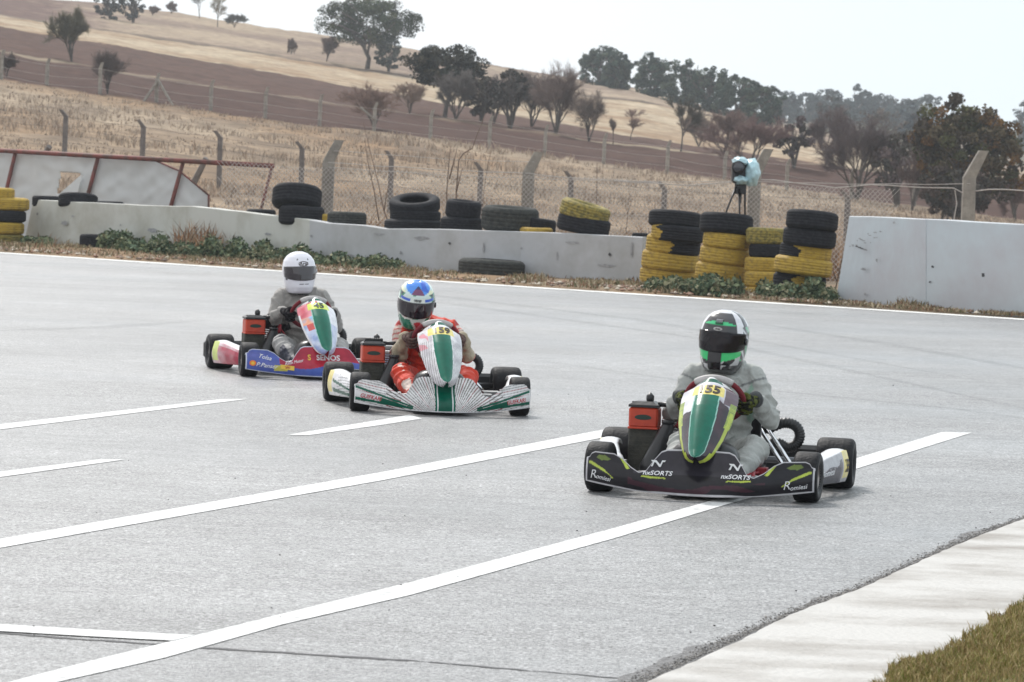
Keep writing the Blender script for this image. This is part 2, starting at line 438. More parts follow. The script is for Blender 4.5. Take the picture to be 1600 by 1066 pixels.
# kerb and near grass
KE = [(900, 1110), (1011, 1066), (1131, 1012), (1240, 960), (1352, 919), (1450, 874), (1525, 842), (1592, 816), (1700, 772), (1900, 700)]
KG = [(1290, 1130), (1397, 1066), (1416, 1046), (1469, 1031), (1525, 1005), (1562, 979), (1600, 949), (1680, 905), (1850, 820), (2100, 720)]
def dens(poly, z, k=12, wob=0):
    P3 = [G(u, v, z) for u, v in poly]; out = []
    for i in range(len(P3) - 1):
        for j in range(k):
            p = P3[i].lerp(P3[i + 1], j / k); p.x += random.uniform(-wob, wob); p.y += random.uniform(-wob, wob); out.append(p)
    out.append(P3[-1]); return out
m_kerb = mat('kerb_paint', (.475, .46, .44), .65, col2=(.22, .195, .17), vscale=1.3, ramp=(.44, .70), stretch=(.9, 1.3, 1), bump=.5, bscale=40, detail=12)
ko = dens(KE, .03, 10, .006); kg = dens(KG, .045, 10, .02); k = len(ko)
mb = MB(); inner = [p - (p - q).normalized() * .03 + Vector((0, 0, .012)) for p, q in zip(ko, kg)]
mb.add([Vector((p.x, p.y, -.05)) for p in ko] + ko + inner + kg, [(r * k + i, r * k + i + 1, (r + 1) * k + i + 1, (r + 1) * k + i) for r in range(3) for i in range(k - 1)], smooth=False)
o = mb.build('kerb', m_kerb); tag(o, kind='structure')
if sum(p.normal.z for p in o.data.polygons) < 0: o.data.flip_normals()
# dirty grit along the kerb
m_grit = mat('grit', (.10, .098, .10), .8, col2=(.24, .235, .235), vscale=45, ramp=(.4, .62), bump=.8, bscale=60)
gp = dens([(u, v) for u, v in KE], .003, 14); outer = []
for i, p in enumerate(gp):
    w = .025 + .11 * max(0, noise.noise(Vector((i * .11, 0, 3)))) + .05 * random.random() + (.10 if i < 30 else 0) + (.08 * max(0, 1 - abs(i - 88) / 14))
    outer.append(p + Vector((-.55, -.83 * .3, 0)).normalized() * w)
mb = MB(); k = len(gp); mb.add(gp + outer, [(i, i + 1, k + i + 1, k + i) for i in range(k - 1)], smooth=False)
o = mb.build('kerb_grit', m_grit); tag(o, kind='structure')
if sum(p.normal.z for p in o.data.polygons) < 0: o.data.flip_normals()
# grass bank
gg = dens(KG, .05, 10); k = len(gg)
far = [p + Vector((9, -1.5, .25)) for p in gg]; mid = [p + Vector((.5, -.1, .03)) for p in gg]
mb = MB(); mb.add(gg + mid + far, [(r * k + i, r * k + i + 1, (r + 1) * k + i + 1, (r + 1) * k + i) for r in range(2) for i in range(k - 1)], smooth=False)
o = mb.build('lawn_soil', mat('lawn_soil', rgb(112, 100, 66), 1, col2=rgb(86, 92, 48), vscale=9, bump=.5)); tag(o, kind='structure')
if sum(p.normal.z for p in o.data.polygons) < 0: o.data.flip_normals()

def blades(name, bases, h, w, cols, m, label, cat, per=1, lean=.5, kind='stuff'):
    n = len(bases); n2 = n * per
    B = np.repeat(np.array(bases), per, 0); B[:, :2] += rng.normal(0, w * 3 + .01, (n2, 2)) * (per > 1)
    H = np.repeat(np.array(h) if np.ndim(h) else np.full(n, h), per) * rng.uniform(.5, 1.2, n2)
    a = rng.uniform(0, 2 * np.pi, n2); la = rng.uniform(0, 2 * np.pi, n2); le = rng.uniform(.05, lean, n2) * H
    ww = w * rng.uniform(.6, 1.4, n2)
    dx, dy = np.cos(a) * ww / 2, np.sin(a) * ww / 2
    lx, ly = np.cos(la) * le, np.sin(la) * le
    z0 = np.zeros(n2)
    v0 = B + np.stack([-dx, -dy, z0], 1); v1 = B + np.stack([dx, dy, z0], 1)
    v2 = B + np.stack([dx * .7 + lx * .35, dy * .7 + ly * .35, H * .6], 1); v3 = B + np.stack([-dx * .7 + lx * .35, -dy * .7 + ly * .35, H * .6], 1)
    v4 = B + np.stack([lx, ly, H], 1)
    V = np.stack([v0, v1, v2, v3, v4], 1).reshape(-1, 3); i = np.arange(n2)[:, None] * 5
    Fa = np.concatenate([i + np.array([[0, 1, 2]]), i + np.array([[0, 2, 3]]), i + np.array([[3, 2, 4]])])
    C = np.array(cols)[rng.integers(0, len(cols), n2)] * rng.uniform(.7, 1.3, (n2, 1)); C = np.repeat(C, 5, 0)
    o = npmesh(name, V, Fa, m, C); tag(o, label, cat, kind=kind); return o
m_bl = mat('blade', attr=True, rough=.8, spec=.2)
bs = []; hh = []
while len(bs) < 26000:
    t_ = random.random() ** 1.0 * (len(KG) - 1); i = min(int(t_), len(KG) - 2); p = G(*KG[i], .05).lerp(G(*KG[i + 1], .05), t_ - i)
    s_ = random.random() ** 1.4 * 2.6 - .02 + .09 * noise.noise(Vector((t_ * 8, 0, 0)))
    q = p + Vector((s_, -.17 * s_, s_ * .025)); uu, vv = px_of(q)
    if 1350 < uu < 1680 and vv < 1110: bs.append(tuple(q)); hh.append(.02 + .022 * random.random() + .012 * noise.noise(q * 3))
blades('short_grass', bs, hh, .005, [rgb(140, 130, 78), rgb(116, 118, 60), rgb(178, 160, 118), rgb(160, 140, 98), rgb(138, 118, 80)], m_bl, 'short green and straw coloured grass beside the white kerb', 'grass', lean=.8)
# dry field grass
bs = []; hh = []
for _ in range(11000):
    d = 71 + 120 * random.random() ** .9; u = random.uniform(-80, 1680)
    if d > 189 - 2 * random.random(): continue
    p = T(u, d)
    n_ = fbm(p.x, p.y, .12, 4)
    bs.append(tuple(p)); hh.append(max(.05, .11 + .40 * n_ + .08 * random.random()))
blades('dry_grass', bs, hh, .045, [rgb(170, 152, 136), rgb(178, 162, 146), rgb(156, 138, 122), rgb(162, 146, 130), rgb(142, 126, 112)], m_bl, 'dry straw coloured grass covering the field behind the fences', 'grass', per=5, lean=.7)
# dead vegetation right at the fence foot
bs = []; hh = []
for _ in range(3500):
    u = random.uniform(280, 1340); d = random.uniform(67.5, 74)
    p = T(u, d); bs.append(tuple(p)); hh.append(max(.12, .42 + .5 * fbm(p.x, p.y, .5, 8)))
blades('dry_weeds', bs, hh, .03, [rgb(164, 130, 100), rgb(148, 112, 82), rgb(176, 156, 134), rgb(128, 104, 86)], m_bl, 'tall orange brown dead weeds along the chain link fence', 'weeds', per=5, lean=.7)

# ================================================================== BARRIERS
def wallpt(u):   # base of barrier line
    return None
def barrier(name, top, base, label, cat, m, th=.18, marks=None, group=None):
    """top/base: list of (u,v) pixel corners, base on ground"""
    B = [G(u, v) for u, v in base]; loc = B[0].copy()
    Tt = []
    for (u, v), b in zip(top, B): Tt.append(Wp(u, v, b.y))
    n = Vector((-(B[-1] - B[0]).y, (B[-1] - B[0]).x, 0)).normalized()
    if n.y < 0: n = -n
    k = len(B); K = 14; fr = []; tp = []
    for i in range(k - 1):
        for j in range(K + (i == k - 2)):
            f = j / K; fr.append(B[i].lerp(B[i + 1], f)); q = Tt[i].lerp(Tt[i + 1], f); q.z += .012 * noise.noise(q * 1.3); tp.append(q)
    for i, b in enumerate(fr):
        b.z = -.05; w_ = .02 * noise.noise(Vector((b.x * .5, 0, 7))); b.y += w_; tp[i].y += w_
    k = len(fr); mb = MB()
    bev = [p + n * .012 + Vector((0, 0, .01)) for p in tp]; bt = [p + n * th + Vector((0, 0, .01)) for p in tp]; bb = [p + n * th for p in fr]
    V = fr + tp + bev + bt + bb
    mb.add(V, [(r * k + i, r * k + i + 1, (r + 1) * k + i + 1, (r + 1) * k + i) for r in range(4) for i in range(k - 1)] + [(0, k, 2 * k, 3 * k, 4 * k), (k - 1, 5 * k - 1, 4 * k - 1, 3 * k - 1, 2 * k - 1)], smooth=False)
    mats = [m, MATS.get('dark_mark') or mat('dark_mark', (.07, .07, .075), .9), mat('faint_mark', (.36, .36, .37), .9, var=.3, vscale=20)]
    for (u, v, ru, rv, mi) in (marks or []):
        # scuff: small irregular flat disc 2 mm proud of the face
        us = [b[0] for b in base]; j = max(i for i in range(len(us) - 1) if us[i] <= u or i == 0); f = (u - us[j]) / (us[j + 1] - us[j])
        b = B[j].lerp(B[j + 1], f); d = b.y
        r0 = ray(u, v); nn = n
        kk = ((Vector((b.x, b.y, 0)) - Vector((0, 0, CAMH))).dot(nn)) / r0.dot(nn); c = Vector((0, 0, CAMH)) + r0 * kk - nn * .024
        ax = (B[-1] - B[0]).normalized(); sc = d / F; pts = []
        for i in range(14):
            a = 2 * math.pi * i / 14; rr = 1 + random.uniform(-.3, .3); pts.append(c + ax * ru * sc * rr * math.cos(a) + Vector((0, 0, 1)) * rv * sc * rr * math.sin(a))
        mb.add(pts, [tuple(range(14))], mi, smooth=False)
    o = mb.build(name, mats, off=loc); o.location = loc
    tag(o, label, cat, group); return o
m_w1 = mat('barrier_paint_a', (.53, .535, .50), .7, col2=(.38, .37, .32), vscale=.9, ramp=(.48, .70), bump=.25, bscale=6, detail=8)
m_w2 = mat('barrier_paint_b', (.455, .465, .485), .7, col2=(.34, .34, .335), vscale=.9, ramp=(.48, .72), bump=.25, bscale=6, detail=8)
m_w3 = mat('barrier_paint_c', (.50, .55, .58), .65, col2=(.45, .45, .475), vscale=.7, ramp=(.4, .65), bump=.2, bscale=5, detail=7)
barrier('barrier_wall', [(52, 313), (150, 317.5), (250, 322.5), (300, 323), (380, 332), (484, 344)], [(37, 379.5), (150, 387), (250, 394), (300, 397.5), (380, 404), (484, 411.5)],
        'long low off white barrier wall with weeds at its foot, behind the kart with the white helmet', 'barrier wall', m_w1,
        marks=[(60, 334, 3, 2, 2), (102, 349, 9, 3, 2), (306, 357, 3, 2, 1), (115, 338, 4, 1.5, 2), (190, 352, 2, 1.5, 2), (330, 372, 10, 3, 2), (240, 360, 14, 3, 2), (420, 366, 9, 2, 2)])
barrier('barrier_wall', [(484, 344), (512, 349), (571, 353), (600, 357.5), (720, 359.5), (814, 362.5)], [(484, 411.5), (512, 413.5), (571, 418), (600, 420), (720, 428), (814, 433)],
        'blue grey low barrier wall section with the big truck tyre lying in front of it', 'barrier wall', m_w2,
        marks=[(551, 399, 4, 1.5, 2), (704, 380.5, 3, 2, 1), (628, 395, 3, 2.5, 2), (488, 369, 3, 2, 2), (757, 388, 2, 7, 2), (594, 366, 12, 2, 2), (660, 372, 16, 3, 2)])
barrier('barrier_wall', [(814, 362.5), (860, 364), (950, 369), (1004, 371.5)], [(814, 433), (860, 435.5), (950, 441), (1001, 444)],
        'grey low barrier wall section ending at the yellow and black tyre stacks', 'barrier wall', m_w2,
        marks=[(954, 398, 3, 2.5, 1), (816, 388, 2, 2, 2), (872, 400, 1.5, 6, 2), (950, 415, 16, 2, 2), (988, 390, 2, 12, 2), (900, 380, 18, 2, 2)])
bw_r = barrier('barrier_panel', [(1327, 339), (1447, 343.5)], [(1305, 473), (1447, 484)],
        'tall white painted panel barrier with a slanting left edge beside the tyre stacks', 'barrier panel', m_w3, .25,
        marks=[(1372, 407, 2.5, 3, 2), (1351, 421, 6, 2, 2), (1399, 348, 3, 2, 2), (1354, 460, 3, 2, 2)] + [(1330 + 34 * (i / 11) + random.uniform(-2, 2), 374 - 8 * (i / 11) + random.uniform(-2, 14), random.uniform(1, 4), .9, 2) for i in range(16)] + [(1355 - 2 * i, 391 - i * .8, 4, 1, 1 if i % 2 else 2) for i in range(8)])
barrier('barrier_panel', [(1447.5, 343.5), (1600, 352), (1760, 361)], [(1447.5, 484), (1600, 495), (1760, 506.5)],
        'tall pale blue grey panel barrier with a scratched crest-like mark, at the far right', 'barrier panel', m_w3, .25,
        marks=[(1538, 430, 3.5, 3, 1), (1459, 417, 3, 2, 1), (1455, 441, 2.5, 1.5, 1), (1464, 383, 3, 3, 2), (1483, 483, 6, 2, 1), (1440 + 15, 352, 20, 1.2, 2)]
        + [(1548 + random.uniform(-2, 30), 384 + random.uniform(-8, 6), random.uniform(1, 3.4), random.uniform(.8, 2.2), 1 if random.random() < .4 else 2) for i in range(34)])

# ================================================================== TYRES
m_rub = mat('old_rubber', (.012, .012, .015), .8, spec=.2, col2=(.024, .024, .028), vscale=6, ramp=(.4, .65), bump=.3, bscale=30)
m_rubg = mat('dusty_rubber', (.035, .037, .036), .85, spec=.2, col2=(.065, .066, .06), vscale=7, ramp=(.4, .65), bump=.5, bscale=25)
m_yel = mat('yellow_paint', (.44, .29, .045), .7, spec=.3, col2=(.20, .13, .04), vscale=5, ramp=(.46, .70), bump=.3, bscale=30, detail=8)
m_yel2 = mat('old_yellow_paint', (.30, .23, .05), .8, col2=(.10, .09, .03), vscale=7, ramp=(.42, .62), bump=.3, bscale=30, detail=8)
# outer radius 1, width 1 (scaled later); grooves round the tread
def tyre_mesh(name, mats, paint=None, groove=.011, n=96, truck=False):
    """paint(angle, h)->mat index"""
    prof = [(.56, .30), (.60, .40), (.68, .46), (.78, .485), (.86, .475), (.92, .43), (.965, .36)]
    gs = [-.24, -.08, .08, .24]; hs = [.36]
    out = [(.988, .31)]
    for g in reversed(gs): out += [(.995, g + .035), (.995 - groove, g + .02), (.995 - groove, g - .02), (.995, g - .035)]
    out += [(.988, -.31)]
    prof = prof + out + [(.965, -.36), (.92, -.43), (.86, -.475), (.78, -.485), (.68, -.46), (.60, -.40), (.56, -.30), (.60, -.2), (.88, -.1), (.88, .1), (.60, .2)]
    k = len(prof); vs = []; fs = []; ms = []
    for (r, h) in prof:
        for j in range(n):
            a = 2 * math.pi * j / n; rr = r
            if truck and r > .93 and j % 2: rr -= .02
            vs.append((rr * math.cos(a), rr * math.sin(a), h))
    for i in range(k):
        i2 = (i + 1) % k
        for j in range(n):
            fs.append((i * n + j, i * n + (j + 1) % n, i2 * n + (j + 1) % n, i2 * n + j))
            a = 2 * math.pi * (j + .5) / n
            ms.append(paint(a, (prof[i][1] + prof[i2][1]) / 2) if paint else 0)
    me = bpy.data.meshes.new(name); me.from_pydata(vs, [], fs); me.polygons.foreach_set('material_index', ms)
    me.polygons.foreach_set('use_smooth', [True] * len(fs))
    for m in mats: me.materials.append(m)
    me.update(); return me
# -Y faces the camera; a = -90deg is the centre of the visible side
def side(a0, a1): return lambda a, h: 1 if a0 <= (math.degrees(a) + .01 + 9 * math.sin(h * 9 + a0)) % 360 <= a1 + 6 * math.sin(h * 14) else 0
TY = {
 'black': tyre_mesh('tyre', [m_rub], groove=.006), 'grey': tyre_mesh('tyre', [m_rubg], groove=.008, truck=True),
 'yellow': tyre_mesh('tyre', [m_yel], groove=.008), 'olive': tyre_mesh('tyre', [m_yel2]),
 'yleft': tyre_mesh('tyre', [m_rub, m_yel], side(150, 262)),
 'yright': tyre_mesh('tyre', [m_yel, m_rub], side(150, 250)),
 'ypatch': tyre_mesh('tyre', [m_rub, m_yel], side(258, 285)),
 'ysmall': tyre_mesh('tyre', [m_rub, m_yel], side(150, 225)),
}
TYG = {}
def wall_d(u):   # distance of the barrier line at u
    xs = [37, 150, 300, 484, 814, 1001, 1305, 1600]; vs_ = [379.5, 387, 397.5, 411.5, 433, 444, 473, 495]
    return G(u, np.interp(u, xs, vs_)).y
def tyre(u, vtop, vbot, w, kind, label, group, tilt=0, roll=0, dd=.6, z0=None):
    d = wall_d(u) + dd; sc = F / d; Rr = w / 2 / sc; th = (vbot - vtop) / sc
    p = Wp(u, (vtop + vbot) / 2, d + Rr * .0)
    # the visible near rim is Rr closer than the centre
    o = bpy.data.objects.new('old_tyre', TY[kind]); COL.objects.link(o)
    o.location = p; o.scale = (Rr, Rr, th * 1.02); o.rotation_euler = (R(tilt), R(roll), 0)
    tag(o, label, 'tyre', group); return o
gw = 'tyres lying behind the barrier wall'; gs1 = 'tyres of the yellow and black stacks'
tyre(-8, 293, 312, 62, 'yellow', 'yellow tyre, topmost of the stack at the left end of the barrier wall', gs1, dd=.2)
tyre(0, 308, 329, 92, 'yellow', 'yellow tyre second from the top at the left end of the barrier wall', gs1, dd=.2)
tyre(-4, 328, 347, 90, 'black', 'black tyre in the middle of the stack at the left end of the barrier wall', gs1, dd=.2)
tyre(-6, 346, 366, 88, 'yellow', 'yellow tyre under the black one at the left end of the barrier wall', gs1, dd=.2)
tyre(-6, 365, 381, 88, 'olive', 'dirty ochre bottom tyre of the stack at the left end of the barrier wall', gs1, dd=.2)
tyre(72, 306, 326, 44, 'black', 'small black tyre top showing over the left end of the barrier wall', gw)
tyre(122, 303.5, 326, 62, 'black', 'black tyre top bulging over the wall below the torn tarpaulin hole', gw, tilt=-8)
tyre(172, 314.5, 332, 44, 'black', 'thin sliver of a black tyre over the wall under the tarpaulin', gw)
tyre(408, 327, 344, 46, 'black', 'flat black tyre sliver over the wall left of the two stacked black tyres', gw)
tyre(464, 292, 326, 78, 'black', 'tilted black tyre on top of another one left of the thick bent post', gw, tilt=-14, roll=2)
tyre(471, 322, 352, 72, 'ysmall' if 0 else 'black', 'black tyre under the tilted one left of the thick bent post', gw, dd=.5)
tyre(502, 334, 356, 26, 'yellow', 'small yellow tyre piece between two black tyres at the thick bent post', gw, dd=.9)
tyre(542, 331, 356, 62, 'grey', 'worn black tyre lying alone right of the thick bent post', gw)
tyre(648, 309, 331, 80, 'black', 'open black tyre leaning forward on top, its hole showing', gw, tilt=15, roll=-4)
tyre(649, 328, 346, 80, 'black', 'black tyre directly under the open leaning one', gw)
tyre(646, 343, 364, 92, 'black', 'wide black bottom tyre under the open leaning one', gw, dd=.5)
tyre(724, 313, 341, 56, 'black', 'black tyre with a slanting top beside the large grey one', gw, tilt=4, roll=4)
tyre(721, 339, 363, 66, 'black', 'black lower tyre filling the gap left of the large grey one', gw)
tyre(797, 323, 362, 90, 'grey', 'large dusty grey truck tyre with a pale rim behind the wall', gw, tilt=3, roll=2)
tyre(842, 341, 364, 54, 'black', 'black tyre leaning between the grey truck tyre and the yellow one', gw, roll=6, dd=.9)
tyre(838, 355.5, 372, 52, 'yellow', 'thin yellow tyre edge peeping over the wall beside the grey truck tyre', gw, dd=.45)
tyre(914, 317, 345, 80, 'olive', 'tilted yellow ribbed tyre on top of a black one right of the grey truck tyre', gw, roll=14, tilt=4)
tyre(912, 337, 366, 84, 'black', 'black tyre under the tilted yellow one', gw, roll=9)
tyre(768, 405, 437, 105, 'grey', 'big grey truck tyre lying on the verge in front of the barrier wall', 'truck tyres', tilt=0, roll=1.5, dd=-.75)
b_ = tyre(146, 366, 389, 44, 'black', 'small black tyre half buried in weeds in front of the left barrier wall', gw, dd=-.45)
tyre(1000, 364, 378, 26, 'black', 'small black tyre end between the wall and the first stack', gs1, dd=1.0)
# stack 1
tyre(1055, 330, 356, 84, 'black', 'black top tyre of the first stack beside the wall end', gs1, roll=3, tilt=-4, dd=.3)
tyre(1059, 352, 378, 84, 'ysmall', 'black tyre with a small yellow patch, second in the first stack', gs1, roll=3, dd=.3)
tyre(1052, 368, 398, 86, 'yleft', 'half yellow half black tyre, third in the first stack', gs1, roll=4, dd=.3)
tyre(1047, 392, 424, 90, 'yellow', 'yellow tyre fourth down in the first stack', gs1, roll=4, dd=.25)
tyre(1044, 419, 446, 90, 'yellow', 'yellow bottom tyre of the first stack beside the wall end', gs1, roll=3, dd=.25)
# stack 2
tyre(1135, 334, 366, 84, 'black', 'black top tyre of the stack under the tripod', gs1, roll=3, tilt=-4, dd=.25)
tyre(1136, 364, 389, 76, 'yellow', 'yellow tyre right below the black top tyre under the tripod', gs1, roll=4, dd=.25)
tyre(1133, 386, 414, 80, 'yellow', 'yellow middle tyre of the stack under the tripod', gs1, roll=5, dd=.25)
tyre(1128, 411, 440, 84, 'yellow', 'yellow lower tyre of the stack under the tripod', gs1, roll=4, dd=.2)
tyre(1124, 438, 457, 84, 'olive', 'dirty yellow bottom tyre half hidden in weeds under the tripod stack', gs1, roll=2, dd=.2)
# stack 3
tyre(1197, 356, 382, 64, 'olive', 'olive yellow top tyre of the narrow low stack', gs1, dd=1.0)
tyre(1200, 381, 403, 60, 'black', 'black second tyre of the narrow low stack', gs1, dd=1.0)
tyre(1194, 402, 426, 62, 'yellow', 'yellow third tyre of the narrow low stack', gs1, dd=.8)
tyre(1196, 424, 450, 66, 'yellow', 'yellow lower tyre of the narrow low stack', gs1, dd=.7)
tyre(1197, 449, 467, 66, 'yellow', 'yellow bottom tyre of the narrow low stack, in the weeds', gs1, dd=.6)
# stack 4
tyre(1269, 330, 360, 82, 'black', 'black top tyre of the last stack beside the tall white panel', gs1, roll=4, tilt=-4, dd=.3)
tyre(1265, 357, 386, 84, 'black', 'black second tyre of the last stack beside the tall white panel', gs1, roll=4, dd=.3)
tyre(1259, 381, 406, 82, 'yright', 'yellow tyre with a black left end, third in the last stack', gs1, roll=5, dd=.3)
tyre(1255, 402, 430, 92, 'yellow', 'bright yellow wide tyre fourth down in the last stack', gs1, roll=5, dd=.2)
tyre(1249, 427, 457, 84, 'ypatch', 'black bottom tyre with a yellow patch in the last stack', gs1, roll=3, dd=.3)

# ================================================================== CAMERA ON TRIPOD UNDER A PLASTIC BAG
td = wall_d(1135) + .25; tp = Wp(1158, 345, td); sc = F / td
tr = thing('video_camera', tp, 'black video camera in a pale blue plastic bag on a tripod above the tyres', 'camera')
def L3(u, v, dy=0): return Wp(u, v, td + dy) - tp
m_blk = mat('black_plastic', (.012, .012, .014), .4); m_legm = mat('tripod_metal', (.03, .028, .03), .4, metal=.5)
for q, (a, b) in enumerate([((1150, 292), (1132, 338)), ((1155, 296), (1156, 345)), ((1164, 294), (1164, 343))]):
    mb = MB(); dy = [(-.05, -.28), (-.06, -.3), (.02, .2)][q]
    mb.tube([L3(*a, dy[0]), L3(*b, dy[1])], [.018, .012]); mb.build('tripod_leg', m_legm, tr)
mb = MB(); mb.box(L3(1157, 294), (.085, .06, .09)); mb.tube([L3(1156, 303), L3(1156.5, 318)], [.03, .018]); mb.build('tripod_head', m_blk, tr)
mb = MB(); mb.box(L3(1155, 269), (.11, .2, .17), bev=.04)
mb.tube([L3(1154, 262, -.2), L3(1154, 262, -.36)], [.085, .10], 20)
mb.build('camera_body', m_blk, tr)
mb = MB(); mb.tube([L3(1154, 262, -.355), L3(1154, 262, -.368)], [.088, .07], 20); mb.build('lens', mat('lens_glass', (.01, .012, .02), .05, coat=1), tr)
m_bag = mat('blue_plastic_bag', (.55, .78, .85), .25, var=.2, vscale=12, bump=.8, bscale=14, alpha=.85)
mb = MB()
def blob(cu, cv, ru, rv, dy, seed, ry=.2):
    c = L3(cu, cv, dy); 
    def f(a, b):
        th = 2 * math.pi * a; ph = math.pi * b
        d = Vector((math.cos(th) * math.sin(ph), math.sin(th) * math.sin(ph), math.cos(ph)))
        k = 1 + .16 * noise.noise(d * 2.5 + Vector((seed, 0, 0))) + .05 * noise.noise(d * 8)
        return c + Vector((d.x * ru / sc * k, d.y * ry * k, d.z * rv / sc * k))
    mb.grid(f, 40, 26)
blob(1174, 270, 13.5, 22, -.02, 1, .24); blob(1156, 253, 13, 8, -.03, 4, .27); blob(1157, 281, 12.5, 8, -.06, 6, .25)
mb.build('plastic_bag', m_bag, tr)

# ================================================================== TORN TARPAULIN FRAME
fd = wall_d(200) + 3.0
def FP(u, v): return Wp(u, v, fd + (u - 200) * -.0085)
base = FP(200, 372); base.z = 0
fr = thing('banner_frame', base, 'rusty red steel frame carrying a torn white tarpaulin behind the left barrier wall', 'banner frame')
m_rust = mat('rusty_red_steel', (.20, .055, .045), .7, col2=(.10, .05, .04), vscale=5, ramp=(.4, .6))
mb = MB(); mb.tube([FP(-60, 232) - base, FP(427, 259.5) - base], .045, 6); mb.build('top_rail', m_rust, fr)
for (a, b) in [((24, 239), (-8, 372)), ((153, 247), (119, 372)), ((286, 254), (252, 376)), ((425, 260), (395, 378)), ((-60, 233), (-90, 360))]:
    mb = MB(); mb.tube([FP(*a) - base, FP(*b) - base], .04 if a[0] < 400 else .028, 6); mb.build('frame_post', m_rust, fr)
mb = MB(); mb.tube([FP(243, 251) - base, FP(280, 267) - base, FP(327, 306) - base], .02, 6); mb.tube([FP(326, 305) - base, FP(326, 376) - base], .022, 6); mb.build('brace', m_rust, fr)
TP = [(-70, 234), (243, 251.5), (280, 268), (326, 306), (326, 385), (-70, 372)]; HP = [(94, 270), (129, 272), (123, 282), (91, 305), (88, 302)]
mb = MB(); nu, nv = 150, 50; V = []; idx = {}
fs = []
for j in range(nv + 1):
    for i in range(nu + 1):
        u = -70 + 396 * i / nu; vt = np.interp(u, [-70, 243, 280, 326], [234.5, 252, 268.5, 306]); vb = 385
        v = vt + (vb - vt) * j / nv
        p = FP(u, v) - base; f1 = .10 * noise.noise(Vector((u * .016, v * .008, 2))) + .05 * abs(noise.noise(Vector(((u + v * 1.2) * .025, (u - v) * .008, 5)))) + .02 * noise.noise(Vector((u * .08, v * .06, 1)))
        p.y += .08 + f1; V.append(p); idx[(i, j)] = (u, v)
for j in range(nv):
    for i in range(nu):
        u, v = idx[(i, j)]
        if inpoly(u + 1.3, v + 1.3, HP): continue
        fs.append((j * (nu + 1) + i, j * (nu + 1) + i + 1, (j + 1) * (nu + 1) + i + 1, (j + 1) * (nu + 1) + i))
mb.add(V, fs)
mb.build('tarpaulin', mat('white_tarpaulin', (.60, .61, .61), .5, col2=(.52, .53, .53), vscale=.6, bump=.1, bscale=8), fr, solid=.006)
mb = MB(); mb.add([FP(129, 272) - base + Vector((0, -.05, 0)), FP(123, 300) - base + Vector((0, -.06, 0)), FP(92, 304) - base], [(0, 1, 2)], smooth=False)
mb.build('torn_flap', MATS['white_tarpaulin'], fr, solid=.006)

# ================================================================== FENCES
m_con = mat('weathered_concrete', (.33, .30, .26), .95, col2=(.20, .18, .16), vscale=5, ramp=(.35, .65), bump=.6, bscale=12)
m_con2 = mat('dark_concrete', (.20, .175, .16), .95, col2=(.12, .105, .10), vscale=5, ramp=(.35, .65), bump=.6, bscale=12)
m_wire = mat('galvanised_wire', (.50, .46, .43), .5, metal=.3)
def post(parent, p0, h, w, arm, ang, m, origin):
    """concrete post with a bent arm"""
    mb = MB(); a = p0 - origin; w2 = w / 2
    k = a + Vector((random.uniform(-.02, .02), 0, h)); e = k + Vector((math.sin(R(ang)) * arm, -.06, math.cos(R(ang)) * arm))
    ring = []
    for c, s in ((a + Vector((0, 0, -.2)), 1.05), (k, 1), (e, .78)):
        ring += [c + Vector((x * w2 * s, y * w2 * s, 0)) for x, y in ((-1, -.8), (-.8, -1), (.8, -1), (1, -.8), (1, .8), (.8, 1), (-.8, 1), (-1, .8))]
    fs = [(r * 8 + i, r * 8 + (i + 1) % 8, (r + 1) * 8 + (i + 1) % 8, (r + 1) * 8 + i) for r in range(2) for i in range(8)] + [tuple(range(16, 24)), tuple(range(8))[::-1]]
    mb.add(ring, fs, smooth=False); mb.build('fence_post', m, parent); return k + origin, e + origin
# near fence: thick bent posts with chain link
NU = [-70, 205, 508, 820, 1174, 1508, 1850]
def nd(u): return 70.5 - (u - 500) * .0042
org = T(820, nd(820)); org.z = 0
nf = thing('chain_link_fence', org, 'chain link fence on thick bent concrete posts just behind the barrier wall', 'fence')
kinks = []
hts = {508: (1.72, .42), 820: (1.66, .40), 1174: (1.76, .50), 1508: (1.86, .50)}
for u in NU:
    p = T(u, nd(u)); h, arm = hts.get(u, (1.7, .4))
    if u == 205: continue
    kinks.append((u,) + post(nf, p, h, .21, arm, 25, m_con, org))
# leaning broken posts at the left
for (a, b) in [((322, 247), (280, 330)), ((77, 229), (60, 262))]:
    mb = MB(); mb.tube([Wp(*a, 80) - org, Wp(*b, 80.4) - org], [.06, .09], 5, smooth=False); mb.build('leaning_post', m_con2, nf)
